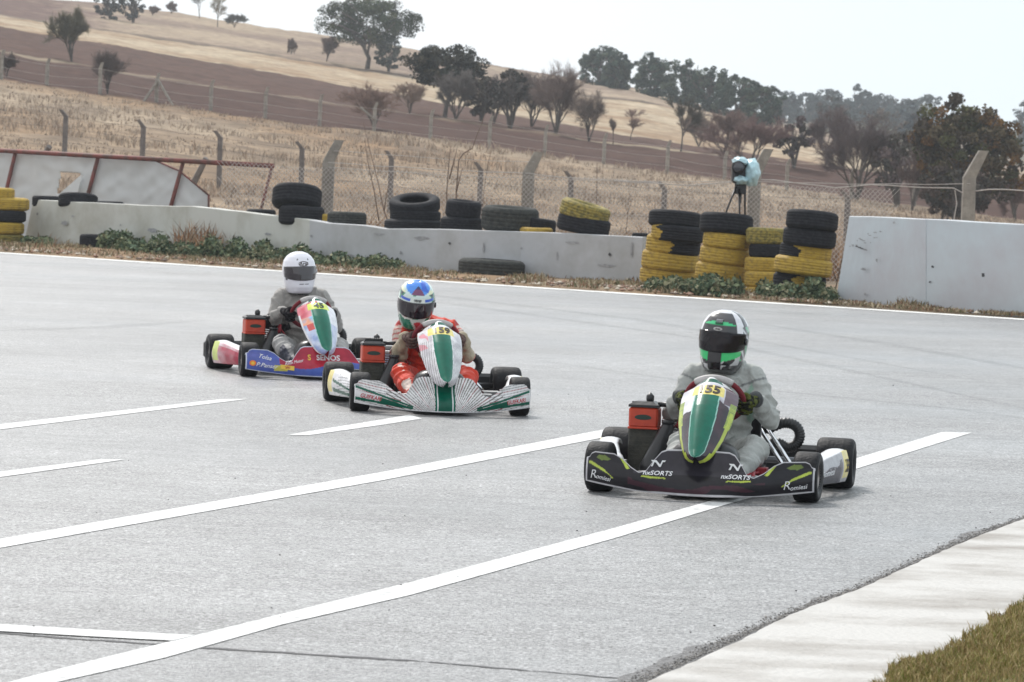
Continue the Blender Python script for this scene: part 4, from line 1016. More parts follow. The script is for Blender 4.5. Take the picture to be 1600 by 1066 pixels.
DEC = [m_body, m_white, m_redd, m_yeld, m_dk, m_dkg, m_oran]
LIME = rgb(176, 190, 78); OLV = rgb(128, 148, 62); BLK = rgb(31, 29, 34); GRN = rgb(0, 84, 66); GRN2 = rgb(0, 104, 84)
WHT = rgb(222, 222, 224); GRY = rgb(120, 116, 126); PLATE = rgb(232, 214, 128); RIMW = rgb(190, 188, 192)

# ---- front fairing surface: s in [-1,1] across, t in [0,1] up
def f_zb(s): return .025 + .040 * s * s
def f_zt(s):
    a = abs(s)
    return interp(a, [0, .27, .32, .38, .44, .50, .58, .66, .74, .92, .955, .97, 1], [.262, .258, .246, .20, .145, .135, .160, .200, .222, .224, .214, .196, .190])
def fair(s, t, off=0):
    a = abs(s); zb, zt = f_zb(s), f_zt(s); z = zb + (zt - zb) * t
    y = -.345 + .185 * a ** 2.3 + (z - zb) * (.42 * (1 - min(1, a / .5) ** 2) + .10) - .028 * math.sin(math.pi * min(1, (z - zb) / .13)) * (1 - .4 * a)
    # channel between the wing ends and the centre
    return Vector((.605 * s, y - off, z))
def fair_full(a, b):
    s = -1 + 2 * a; T_ = b * 1.25
    if T_ <= 1: return fair(s, T_)
    p = fair(s, 1); k = (T_ - 1) / .25
    return p + Vector((0, .055 * k, -.004 * k - .03 * k * k))
# ---- nose panel surface: a in [-1,1], b in [0,1]
def n_w(b): return interp(b, [0, .02, .06, .14, .30, .48, .62, .76, .84, .885, .93, .97, 1], [.018, .045, .066, .088, .118, .142, .150, .153, .147, .118, .100, .084, .050])
def n_c(b): return (interp(b, [0, .1, .3, .6, .85, 1], [-.395, -.335, -.22, -.035, .12, .20]), interp(b, [0, .1, .3, .6, .85, 1], [.225, .258, .335, .468, .566, .612]))
def nose(a, b, off=0):
    y, z = n_c(b); w = n_w(b); k = .060 + .02 * math.sin(math.pi * b)
    # raised centre spine, swept back sides
    bulge = k * (1 - abs(a) ** 2.2) + .012 * math.exp(-(a / .5) ** 4)
    n = Vector((0, -.80, .60))
    p = Vector((w * a, y, z)) + n * (bulge - .05 + off)
    p.y += .035 * abs(a) ** 3
    return p
def put(mb, uvfn, txt, size, mi, shear=0, bold=.0, sx_=1.0, rot=0, shape=None, off=.0025):
    """map a flat outline (text or polygon) on a surface: uvfn(x_m, y_m, off) -> point"""
    if shape is not None: vs, fs = shape, [tuple(range(len(shape)))]
    else: vs, fs = text_mesh(txt, size, shear, bold, sx_)
    c, s_ = math.cos(R(rot)), math.sin(R(rot))
    P_ = [uvfn(x * c - y * s_, x * s_ + y * c, off) for x, y in vs]
    mb.add(P_, fs, mi, smooth=False)
def fair_at(X0, Z0):
    def g(x, y, off):
        s = max(-1, min(1, (X0 + x) / .605)); zb, zt = f_zb(s), f_zt(s); return fair(s, (Z0 + y - zb) / (zt - zb), off)
    return g
def nose_at(a0, b0):
    def g(x, y, off): b = b0 + y / .66; return nose(a0 + x / max(.05, n_w(b)), b, off)
    return g
def mir(P): return [(-x, z) for x, z in P]

D1 = [(-.59, .172), (-.575, .173), (-.50, .138), (-.44, .092), (-.452, .094), (-.47, .110), (-.51, .129), (-.59, .163)]
DI = [(-.535, .208), (-.50, .209), (-.465, .190), (-.482, .180), (-.52, .181), (-.548, .193)]
LS = [(-.29, .114), (-.285, .121), (-.22, .117), (-.155, .113), (-.16, .109), (-.24, .108)]
LE = [(-.405, .20), (-.395, .20), (-.355, .15), (-.372, .145), (-.42, .212), (-.43, .216)]
def col_f1(X, Z, s, t):
    x = -abs(X); h = 0
    if t < .045 or (t > .965 and t <= 1) or abs(s) > .986: return RIMW
    if inpoly(x, Z, D1) or inpoly(x, Z, LS): return LIME
    if inpoly(x, Z, DI): return rgb(104, 120, 58)
    if inpoly(x, Z, LE): return LIME
    if Z < f_zb(s) + .055 + .03 * abs(s) and abs(s) < .6 and noise.noise(Vector((X * 6, Z * 30, 2))) > .02: return rgb(60, 34, 44)
    if abs(s) < .55 and Z > .13: return rgb(48, 45, 52)
    return BLK
def col_f2(X, Z, s, t):
    x = abs(X)
    if t < .03 or abs(s) > .99: return WHT
    if x < .068: return WHT if .048 < x < .054 else GRN
    # green bands at the ends
    if x > .22:
        k = (x - .22) / .38; zc = .045 + .085 * k
        if abs(Z - (zc + .035 * k + .012)) < .006 + .003 * k or abs(Z - (zc - .032 * k)) < .006 + .004 * k: return GRN
        if x < .44 and abs(Z - zc) < .004 + .026 * k: return GRN
        if x >= .44 and abs(Z - zc) < .026 and Z > .05: return rgb(206, 204, 206)
    # fan of thin lines radiating from the lower centre
    ang = math.degrees(math.atan2(Z + .06, x - .02)); q = (ang / 3.4) % 1
    r = math.hypot(x, Z + .06)
    if x < .40 and q < .36: return mixc(rgb(104, 98, 96), rgb(140, 80, 84), .8 if int(ang / 3.4) % 5 == 0 else 0)
    if x >= .30 and ((Z + .55 * (.6 - x) * .35) / .017) % 1 < .28: return rgb(150, 78, 84) if int((Z + .55 * (.6 - x) * .35) / .017) % 3 == 0 else rgb(140, 138, 140)
    return rgb(214, 212, 212)
def col_f3(X, Z, s, t):
    if t < .035 or (t > .975 and t <= 1) or abs(s) > .988: return rgb(196, 200, 214)
    a = abs(X); lim = .115 + .03 * math.sin(X * 9)
    if a < .36 and Z > lim: return mixc(rgb(176, 44, 60), rgb(150, 40, 66), (a / .36))
    n = noise.noise(Vector((X * 5, Z * 14, 4)))
    if X < -.30 and abs(Z - .085) < .022 and X > -.40: return rgb(200, 190, 90)
    return mixc(rgb(58, 84, 160), rgb(92, 100, 168), .5 + n)
def col_n(style):
    def f(a, b):
        aa = abs(a); n = noise.noise(Vector((a * 3, b * 9, style)))
        # top green insert
        if b > .90:
            if aa < .62 and b < .975: return GRN if b > .915 else WHT
            return WHT
        pl0, pl1 = .735, .865
        if pl0 < b < pl1 and -.55 < a < (.55): return PLATE if style != 3 else rgb(206, 220, 96)
        if style == 2 and pl0 < b < pl1 and aa < .6: return PLATE
        gw_ = interp(b, [0, .03, .1, .3, .5, .735], [.25, .42, .50, .46, .44, .40])
        if b <= pl0:
            if aa < gw_: return mixc(GRN, GRN2, aa / gw_)
            if aa < gw_ + .04: return rgb(150, 196, 184) if style != 2 else WHT
        if style == 1:
            if b < .60 and aa > .86 - .10 * (b < .12) and aa < .965: return LIME
            if .42 < b < .70 and aa > .80 and a * 1 != 0: return LIME if int(b * 120) % 2 else rgb(120, 140, 80)
            edge = .50 + .14 * (1 - aa) + .06 * n + (.10 if a > 0 else 0)
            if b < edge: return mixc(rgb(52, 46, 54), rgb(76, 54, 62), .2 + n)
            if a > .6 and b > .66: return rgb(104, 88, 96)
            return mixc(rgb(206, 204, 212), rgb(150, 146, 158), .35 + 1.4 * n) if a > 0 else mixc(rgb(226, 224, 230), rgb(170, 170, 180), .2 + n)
        if style == 2:
            base_ = mixc(rgb(226, 224, 226), rgb(190, 186, 192), .4 + n)
            if b < .66:
                q = ((aa * n_w(b) * 90) + b * 10 - 4 * b * b) % 1
                if q < .30 - .12 * b: return rgb(110, 104, 104)
            if a < -.6 and .55 < b < .8 and n > .1: return rgb(220, 150, 160)
            if a < -.6 and .8 < b and n > 0: return rgb(70, 110, 100)
            return base_
        if aa > .93 and b < .7: return WHT
        if a < 0:
            if b > .62: return mixc(rgb(196, 66, 84), rgb(222, 150, 160), .4 + 1.5 * n)
            if b > .50: return mixc(rgb(226, 160, 130), rgb(150, 190, 224), .5 + 2 * n + a * .8)
            if b > .40 and a > -.8: return rgb(206, 92, 88)
            return mixc(rgb(150, 168, 208), rgb(206, 214, 232), .4 + 1.6 * n)
        return mixc(rgb(196, 202, 222), rgb(170, 180, 212), .4 + n) if b < .5 else rgb(222, 222, 228)
    return f
def tyre_wheel(parent, c, r, w, name='wheel', steer=0, outer=1, rimc=None):
    """wheel empty-free: wheel hub mesh as part; tyre and rim sub-parts"""
    rot = Matrix.Rotation(R(steer), 3, 'Z')
    hub = MB(); hub.lathe([(0.0001, -.02), (.03, -.02), (.03, .03), (.022, .045), (0.0001, .045)], 14, axis='X', rot=(rot @ Matrix.Scale(outer, 3, (1, 0, 0))))
    h = hub.build(name, m_rim, parent); h.location = c
    mb = MB(); hw = w / 2
    prof = [(.066, hw * .78), (.075, hw * .90), (.095, hw * 1.0), (r * .86, hw * 1.0), (r * .955, hw * .90), (r * .992, hw * .74), (r, hw * .35), (r, -hw * .35), (r * .992, -hw * .74), (r * .955, -hw * .90), (r * .86, -hw), (.095, -hw), (.075, -hw * .9), (.066, -hw * .78)]
    mb.lathe(prof, 44, axis='X', rot=rot, mfun=lambda i: 0 if 3 <= i <= 9 else 1)
    mb.build('tyre', [m_tread, m_wall_t], h)
    mb = MB(); mb.lathe([(.068, hw * .80), (.072, hw * .86), (.064, hw * .74), (.058, hw * .2), (.058, -hw * .2), (.064, -hw * .74), (.072, -hw * .86), (.068, -hw * .80)], 30, axis='X', rot=rot)
    mb.lathe([(.058, 0), (.03, .012), (.03, -.004), (.058, -.012)], 30, axis='X', rot=rot)
    mb.build('rim', m_rim, h)
    return h
def pod(parent, sd_, style):
    """side pod panel: sd_ = +1 image right"""
    def f(a, b, off=0):
        y = .185 + .70 * a; x = interp(a, [0, .15, .6, .9, 1], [.575, .612, .672, .695, .690]); z0 = interp(a, [0, 1], [.075, .055]); z1 = interp(a, [0, .05, .3, .8, .95, 1], [.165, .180, .205, .232, .226, .20])
        z = z0 + (z1 - z0) * b
        return Vector((sd_ * (x - .018 * (1 - math.sin(math.pi * min(1, b * 1.0))) + off), y, z))
    def top(a, b):
        if b <= .8: return f(a, b / .8)
        p = f(a, 1); k = (b - .8) / .2; return p + Vector((-sd_ * .10 * k, 0, .012 * k * (1 - k) * 4 - .004))
    def c(a, b, p):
        n = noise.noise(Vector((a * 5, b * 4, style * 3 + sd_)))
        if b > .8: return WHT
        if .70 < a < .95 and .12 < b: return PLATE if style != 3 else rgb(206, 218, 110)
        if style == 1: return rgb(70, 66, 76) if b < .35 + .8 * a * .5 + .2 * n and a < .66 else rgb(170, 168, 172)
        if style == 2: return GRN if (abs(b - .12 - .15 * a) < .07 or abs(b - .62 + .25 * (1 - a)) < .05) and a < .66 else (rgb(150, 150, 152) if (b * 9 + a * 4) % 1 < .3 and a < .5 else rgb(222, 220, 222))
        return mixc(rgb(170, 52, 74), rgb(226, 206, 212), max(0, (a - .5) * 2.2) + (.6 if b > .68 else 0) + n * .5)
    mb = MB(); mb.grid(top, 70, 40, 0, c)
    def at(a0, b0):
        def g(x, y, off):
            # text reads left to right for someone outside the kart
            a = a0 + sd_ * x / .70
            return f(a, b0 + y / .15, off)
        return g
    if style == 1: put(mb, at(.26, .45), 'Romiesi', .055, 1, shear=.3, sx_=1.25)
    if style == 2: put(mb, at(.30, .38), 'GUIFKARI', .05, 2, shear=.15, sx_=.9)
    if style == 3: put(mb, at(.40, .45), 'SENOS', .065, 1, bold=.02, sx_=1.1)
    put(mb, at(.825, .50), {1: '155', 2: '159', 3: '45'}[style], .085, 4 if style != 3 else 5, bold=.02, sx_=.8)
    return mb.build('side_pod', DEC, parent, solid=.004)

def make_kart(px, yaw, style, label):
    loc = G(*px)
    K = thing('racing_kart', loc, label, 'go-kart', 'racing karts', rz=-R(yaw))
    # --- front fairing
    cf = {1: col_f1, 2: col_f2, 3: col_f3}[style]
    mb = MB()
    def cfn(a, b, p):
        s = -1 + 2 * a; t_ = b * 1.25
        if t_ > 1: return cf(p[0], f_zt(s), s, .9) if style == 2 else (RIMW if t_ < 1.08 else cf(p[0], f_zt(s) - .01, s, .9))
        return cf(p[0], p[2], s, t_)
    mb.grid(fair_full, 340, 60, 0, cfn)
    if style == 1:
        for sg in (-1, 1):
            put(mb, fair_at(sg * .205 + .0, .135), 'nxSORTS', .030, 1, shear=.2, bold=.014, sx_=1.3)
            Np = [(-.036, -.016), (-.024, -.016), (-.008, .004), (.010, -.016), (.018, -.016), (.036, .016), (.024, .016), (.012, -.002), (-.004, .016), (-.016, .016)]
            Nq = [(-.040, .018), (-.012, .018), (.010, -.005), (.020, .018), (.040, .018), (.034, .010), (.024, .010), (.014, -.017), (.006, -.017), (-.014, .006), (-.022, .008), (-.030, -.015), (-.040, -.015), (-.028, .010), (-.036, .012)]
            vs = Nq; put(mb, fair_at(sg * .205, .182), '', 0, 1, shape=[(x * .95, y * .95) for x, y in Nq])
            put(mb, fair_at(sg * .515 + .012, .090), 'omiesi', .034, 1, shear=.35, sx_=.95, rot=8 * sg)
            put(mb, fair_at(sg * .515 - .048, .104 - .006 * (sg > 0)), 'R', .064, 1, shear=.3, bold=-.01, sx_=1.0, rot=6)
    if style == 2:
        put(mb, fair_at(-.50, .108), 'GUIFKARI', .040, 2, shear=.15, bold=.01, sx_=.80, rot=-8)
        put(mb, fair_at(.50, .108), 'GUIFKARI', .040, 2, shear=.15, bold=.01, sx_=.80, rot=8)
    if style == 3:
        put(mb, fair_at(.025, .172), 'SENOS', .056, 1, bold=.02, sx_=1.1); put(mb, fair_at(-.125, .172), 'S', .058, 3, bold=.02)
        put(mb, fair_at(.10, .132), 'racing', .026, 1, shear=.2)
        put(mb, fair_at(-.455, .100), 'P.Panser', .045, 1, shear=.25, bold=.005, rot=-6)
        put(mb, fair_at(-.47, .165), 'Tolsa', .045, 1, shear=.35, rot=-12); put(mb, fair_at(-.555, .115), '', 0, 6, shape=disc_poly(.024, .022)); put(mb, fair_at(-.555, .115), '', 0, 3, shape=disc_poly(.012, .012), off=.004)
        put(mb, fair_at(-.25, .135), 'Aslan Motor', .030, 1, shear=.25, rot=12)
        put(mb, fair_at(-.30, .092), '', 0, 3, shape=[(-.055, .022), (.05, .012), (.05, -.022), (-.05, -.012)]); put(mb, fair_at(-.30, .090), 'OPET', .030, 2, bold=.02, off=.004, rot=-5)
        put(mb, fair_at(.02, .082), '', 0, 3, shape=disc_poly(.03, .026)); put(mb, fair_at(.02, .082), '', 0, 4, shape=disc_poly(.02, .016), off=.004)
    mb.build('front_fairing', DEC, K, solid=.006, soff=1 if 0 else -1)
    # --- nose panel
    cn = col_n(style); mb = MB()
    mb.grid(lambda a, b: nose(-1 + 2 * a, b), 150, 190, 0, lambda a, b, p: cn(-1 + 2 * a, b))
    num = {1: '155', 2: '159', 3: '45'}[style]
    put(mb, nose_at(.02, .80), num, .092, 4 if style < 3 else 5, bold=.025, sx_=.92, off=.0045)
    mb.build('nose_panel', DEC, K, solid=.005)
    # --- frame rails, floor tray
    mb = MB()
    for sx_ in (-1, 1):
        mb.tube([(sx_ * .14, -.20, .05), (sx_ * .17, .10, .05), (sx_ * .26, .30, .05), (sx_ * .31, .60, .055), (sx_ * .31, 1.10, .06)], .015, 8)
        mb.tube([(sx_ * .14, -.2, .05), (sx_ * .22, -.06, .07), (sx_ * .42, 0, .12)], .015, 8)
        mb.tube([(sx_ * .30, .28, .06), (sx_ * .55, .30, .08), (sx_ * .60, .5, .09), (sx_ * .60, .78, .09), (sx_ * .31, .82, .06)], .012, 8)
        mb.tube([(sx_ * .13, -.18, .05), (sx_ * .13, -.26, .08)], .011, 8)
    mb.tube([(-.20, -.24, .08), (.20, -.24, .08)], .012, 8); mb.tube([(-.14, -.2, .05), (.14, -.2, .05)], .015); mb.tube([(-.31, .75, .055), (.31, .75, .055)], .014)
    mb.tube([(-.31, 1.10, .06), (.31, 1.10, .06)], .014)
    mb.tube([(-.38, -.25, .12), (-.2, -.26, .14), (.2, -.26, .14), (.38, -.25, .12)], .01)
    mb.build('frame', m_steel, K)
    mb = MB(); mb.box((0, .05, .042), (.20, .25, .004)); mb.box((0, .55, .040), (.30, .26, .004)); mb.build('floor_tray', m_blk2, K)
    mb = MB(); mb.tube([(-.62, 1.05, .14), (.62, 1.05, .14)], .02, 12); mb.lathe([(.03, -.006), (.09, -.006), (.09, .006), (.03, .006)], 30, (-.22, 1.05, .14), 'X'); mb.lathe([(.03, -.006), (.08, -.006), (.08, .006), (.03, .006)], 30, (.2, 1.05, .14), 'X'); mb.build('rear_axle', m_steel, K)
    mb = MB()
    for sx_ in (-1, 1):
        mb.box((sx_ * .435, 0, .125), (.02, .022, .05)); mb.tube([(sx_ * .43, 0, .13), (sx_ * .50, 0, .13)], .012); mb.tube([(sx_ * .44, .05, .10), (sx_ * .06, .10, .13)], .007)
        mb.box((sx_ * .415, .045, .085), (.045, .012, .012))
    mb.build('steering_knuckle', m_alu, K)
    # brake parts seen on the right
    mb = MB(); mb.box((.28, .25, .13), (.03, .05, .022)); mb.box((.31, .42, .10), (.028, .04, .03)); mb.tube([(.22, .05, .12), (.30, .30, .13), (.32, .5, .12)], .009); mb.tube([(.26, .0, .10), (.24, .25, .15)], .012); mb.build('brake_unit', m_red, K)
    mb = MB(); mb.box((.35, .18, .10), (.035, .05, .03)); mb.box((.40, .35, .12), (.06, .06, .022)); mb.tube([(.30, .12, .09), (.42, .3, .10)], .016); mb.build('brake_cylinder', m_alu, K)
    # pedals: heel hoops
    for sx_ in (-1, 1):
        mb = MB(); mb.tube([(sx_ * .16 - .055, -.10, .05), (sx_ * .16 - .045, -.12, .17), (sx_ * .16, -.12, .20), (sx_ * .16 + .045, -.12, .17), (sx_ * .16 + .055, -.10, .05)], .006); mb.build('pedal', m_steel, K)
    # --- wheels
    tyre_wheel(K, (-.552, 0, .133), .133, .135, steer=-3, outer=-1); tyre_wheel(K, (.552, 0, .133), .133, .135, steer=-3, outer=1)
    tyre_wheel(K, (-.600, 1.05, .140), .140, .205, outer=-1); tyre_wheel(K, (.600, 1.05, .140), .140, .205, outer=1)
    pod(K, 1, style); pod(K, -1, style)
    # --- rear bumper
    mb = MB(); mb.box((0, 1.30, .14), (.69, .045, .075), bev=.03); mb.build('rear_bumper', m_blk2, K)
    # --- seat
    mb = MB()
    def seat(a, b):
        th = -1.75 + 3.5 * a; y, z, w, dp = [interp(b, [0, .25, .5, .75, 1], q) for q in ([.36, .52, .78, .90, .98], [.20, .065, .08, .30, .56], [.15, .19, .205, .205, .16], [.05, .12, .16, .17, .10])]
        x = w * math.sin(th) / 1; up_ = dp * (1 - math.cos(th)) * .62
        d = Vector((0, -.0, 1)) if b < .45 else Vector((0, -.9, .44))
        return Vector((x, y, z)) + d * up_
    mb.grid(seat, 30, 26); mb.build('seat', m_seat, K, solid=.006)
    for q in ([(.15, .95, .345), (.19, .90, .315), (.355, .70, .125)], [(.20, .98, .335), (.24, .94, .30), (.40, .74, .12)], [(-.20, .86, .42), (-.31, .95, .08)]):
        mb = MB(); mb.tube(q, .011, 10); mb.build('seat_stay', m_chr, K)
    # fuel tank behind the nose panel
    mb = MB()
    def tank(a, b):
        th = 2 * math.pi * a; ph = math.pi * b; e = lambda v, p: math.copysign(abs(v) ** p, v)
        return Vector((.185 * e(math.cos(th) * math.sin(ph), .7), .04 + .13 * e(math.sin(th) * math.sin(ph), .7), .175 + .125 * e(math.cos(ph), .75)))
    mb.grid(tank, 32, 18); mb.build('fuel_tank', m_blk2, K)
    # --- steering column and wheel (yoke ring)
    C = Vector((0, .36, .49)); ax = Vector((0, .80, .60)).normalized(); ux = Vector((1, 0, 0)); uz = ax.cross(ux) * -1
    if uz.z < 0: uz = -uz
    mb = MB(); mb.tube([C - ax * .02, Vector((0, .02, .10))], .011, 8); mb.tube([C + Vector((0, -.03, -.06)), Vector((-.10, .20, .06))], .008); mb.tube([C + Vector((0, -.03, -.06)), Vector((.10, .20, .06))], .008); mb.build('steering_column', m_steel, K)
    def rp(an, rr=.155, d=0):
        flat_ = .9 if math.sin(an) < -.5 else 1.0
        return C + (ux * math.cos(an) + uz * math.sin(an) * flat_) * rr + ax * d
    n = 48
    SW = MB(); SW.tube([rp(2 * math.pi * i / n) for i in range(n)], .0155, 12, closed=True); w = SW.build('steering_wheel', m_suede, K)
    mb = MB(); a0, a1 = R(52), R(128); mb.tube([rp(a0 + (a1 - a0) * i / 16, .158) for i in range(17)], [.0195] * 17, 12); mb.build('top_grip', m_wgrey, w)
    mb = MB(); [mb.tube([rp(an, .15), C], .010, 8) for an in (R(0), R(180), R(270))]; mb.lathe([(.0001, .012), (.04, .012), (.045, -.012), (.0001, -.012)], 20, C, rot=Matrix((ux, uz.cross(ux) * -1 if 0 else uz, ax)).transposed()); mb.build('wheel_spokes', m_blk2, w)
    # --- engine side (image left)
    mb = MB(); mb.box((-.41, .62, .190), (.082, .07, .125), bev=.008)
    for i in range(9): mb.box((-.41, .549, .09 + i * .025), (.076, .002, .0022))
    mb.build('radiator', m_olive, K)
    mb = MB(); mb.box((-.41, .60, .370), (.080, .075, .055), bev=.01)
    airz = .405
    pts = [(.062 * math.cos(a), .017 * math.sin(a) * (1 if math.sin(a) > 0 else .7)) for a in [2 * math.pi * i / 24 for i in range(24)]]
    mb.add([(-.41 + x * .75, .523, .370 + y) for x, y in pts], [tuple(range(24))], 1, smooth=False)
    vs, fs = text_mesh('ROTAX' if 0 else 'engine', .02, .2); 
    mb.box((-.41, .60, .313), (.083, .078, .006), bev=.003)
    mb.build('airbox', [m_orange, m_dkg], K)
    mb = MB()
    ring0 = [(x, y) for x, y in ((-.082, -.077), (.082, -.077), (.082, .077), (-.082, .077))]; ring1 = [(-.05, -.05), (.05, -.05), (.05, .05), (-.05, .05)]
    V = [(-.41 + x, .60 + y, .426) for x, y in ring0] + [(-.41 + x, .60 + y, .439) for x, y in ring0] + [(-.41 + x, .60 + y, .457) for x, y in ring1]
    mb.add(V, [(r * 4 + i, r * 4 + (i + 1) % 4, (r + 1) * 4 + (i + 1) % 4, (r + 1) * 4 + i) for r in range(2) for i in range(4)] + [(8, 9, 10, 11)], smooth=False)
    mb.lathe([(.018, .455), (.022, .465), (.022, .487), (.016, .493), (.004, .505), (.0001, .505)], 14, (-.385, .60, 0))
    mb.box((-.46, .58, .449), (.018, .02, .006)); mb.tube([(-.34, .60, .442), (-.24, .60, .442), (-.20, .64, .41)], .014, 10)
    if style == 2:
        for i in range(9): mb.rcone((-.46 + .013 * i, .60, .445), (-.46 + .013 * i, .57, .465), .014, .013, 8)
    mb.build('airbox_lid', m_blk2, K)
    mb = MB(); mb.rcone((-.345, .42, .10), (-.27, .50, .325), .062, .036, 20); mb.lathe([(.03, 0), (.036, .0), (.036, .02), (.03, .02)], 18, (-.268, .50, .345)); mb.build('expansion_chamber', m_blk2, K)
    mb = MB(); mb.box((-.28, .80, .17), (.07, .09, .10), bev=.02)
    for i in range(7): mb.box((-.27, .78, .28 + i * .016), (.06, .065, .004))
    mb.rcone((-.21, .62, .30), (-.205, .63, .37), .018, .014, 10); mb.tube([(-.205, .62, .40), (-.19, .61, .42), (-.20, .60, .44), (-.215, .61, .42), (-.205, .62, .40)], .004, 6)
    mb.build('engine', m_alu, K)
    mb = MB(); mb.rcone((-.215, .58, .335), (-.20, .60, .375), .022, .016, 10); mb.tube([(-.16, .56, .30), (-.20, .6, .36), (-.26, .63, .38)], .007); mb.tube([(-.28, .7, .3), (-.2, .64, .37), (-.16, .7, .25)], .006); mb.build('spark_lead', m_red, K)
    # corrugated intake / exhaust hose looping at the image right
    pts = []; rs = []
    loop = [(.12, .98, .29), (.22, 1.0, .315), (.31, 1.0, .350), (.375, 1.0, .335), (.40, 1.0, .285), (.38, 1.0, .235), (.33, 1.0, .215), (.28, 1.0, .235), (.20, 1.0, .22)]
    n = 110
    for i in range(n):
        f = i / (n - 1) * (len(loop) - 1); k = min(int(f), len(loop) - 2); q = f - k
        P_ = [Vector(loop[max(0, min(len(loop) - 1, k + j))]) for j in (-1, 0, 1, 2)]
        pts.append(.5 * ((2 * P_[1]) + (P_[2] - P_[0]) * q + (2 * P_[0] - 5 * P_[1] + 4 * P_[2] - P_[3]) * q * q + (3 * P_[1] - P_[0] - 3 * P_[2] + P_[3]) * q ** 3)); rs.append(.031 if i % 3 else .026)
    mb = MB(); mb.tube(pts, rs, 14); mb.build('corrugated_hose', m_blk2, K)
    return K

# ================================================================== PEOPLE
def remesh(mb, voxel, name, smooth_it=4):
    me = mb.mesh('tmp'); o = bpy.data.objects.new('tmp', me); COL.objects.link(o)
    md = o.modifiers.new('r', 'REMESH'); md.mode = 'VOXEL'; md.voxel_size = voxel; md.use_smooth_shade = True
    if smooth_it: s = o.modifiers.new('s', 'SMOOTH'); s.factor = .5; s.iterations = smooth_it
    dg = bpy.context.evaluated_depsgraph_get(); dg.update()
    nm = bpy.data.meshes.new_from_object(o.evaluated_get(dg)); nm.name = name
    bpy.data.objects.remove(o); bpy.data.meshes.remove(me)
    nm.polygons.foreach_set('use_smooth', [True] * len(nm.polygons))
    return nm
m_suit = mat('race_suit', attr=True, rough=.75, spec=.25, var=.04, vscale=60, bump=.35, bscale=55, sheen=.2)
_n = m_suit.node_tree
for _b in _n.nodes:
    if _b.type == 'BUMP':
        _t = _n.nodes.new('ShaderNodeTexNoise'); _t.inputs['Scale'].default_value = 9; _t.inputs['Detail'].default_value = 1.2; _t.inputs['Distortion'].default_value = 1.2
        _m = _n.nodes.new('ShaderNodeMath'); _m.operation = 'MULTIPLY_ADD'; _m.inputs[1].default_value = .12
        _src = _b.inputs['Height'].links[0].from_socket
        _n.links.new([q for q in _n.nodes if q.type == 'TEX_COORD'][0].outputs['Object'], _t.inputs['Vector'])
        _n.links.new(_src, _m.inputs[0]); _n.links.new(_t.outputs['Fac'], _m.inputs[2]); _n.links.new(_m.outputs[0], _b.inputs['Height'])
        _b.inputs['Strength'].default_value = .85; _b.inputs['Distance'].default_value = .036
m_glove = mat('glove', attr=True, rough=.8, spec=.2, bump=.3, bscale=120)
m_visor = mat('tinted_visor', (.015, .012, .016), .06, alpha=.66, coat=0, spec=.35)
m_visord = mat('dark_visor', (.02, .012, .018), .08, coat=1, alpha=.95)
m_shell = mat('helmet_shell', attr=True, rough=.22, coat=.8)
SKIN = rgb(168, 118, 98)

def hring(z):
    T_ = [(-.172, .070, .085, .055), (-.165, .086, .112, .070), (-.145, .098, .138, .092), (-.11, .111, .150, .115), (-.06, .121, .147, .135), (-.01, .127, .143, .146), (.04, .127, .136, .146), (.08, .117, .118, .130), (.112, .096, .090, .102), (.134, .068, .060, .070), (.146, .034, .03, .034), (.149, .002, .002, .002)]
    zs = [t_[0] for t_ in T_]; return [interp(z, zs, [t_[k] for t_ in T_]) for k in (1, 2, 3)]
HZ = list(np.concatenate([np.linspace(-.172, -.15, 5), np.linspace(-.143, .11, 46), np.linspace(.114, .149, 14)]))
def hpt(az, z, off=0):
    """az: 0 = front (-Y), + to image right"""
    w, yf, yb = hring(z); c, s = math.cos(az), math.sin(az); e = 2.25
    yy = yf if c > 0 else yb
    r = (abs(s / w) ** e + abs(c / yy) ** e) ** (-1 / e) if w > .003 else .002
    r += off
    return Vector((r * s, -r * c, z))
def in_port(az, z, g=0): # eye port
    a = abs(math.degrees(az)); top = .040 - .010 * (a / 70) ** 2 + g; bot = -.052 + .020 * (a / 75) ** 2 - g
    return a < 74 + g * 300 and bot < z < top
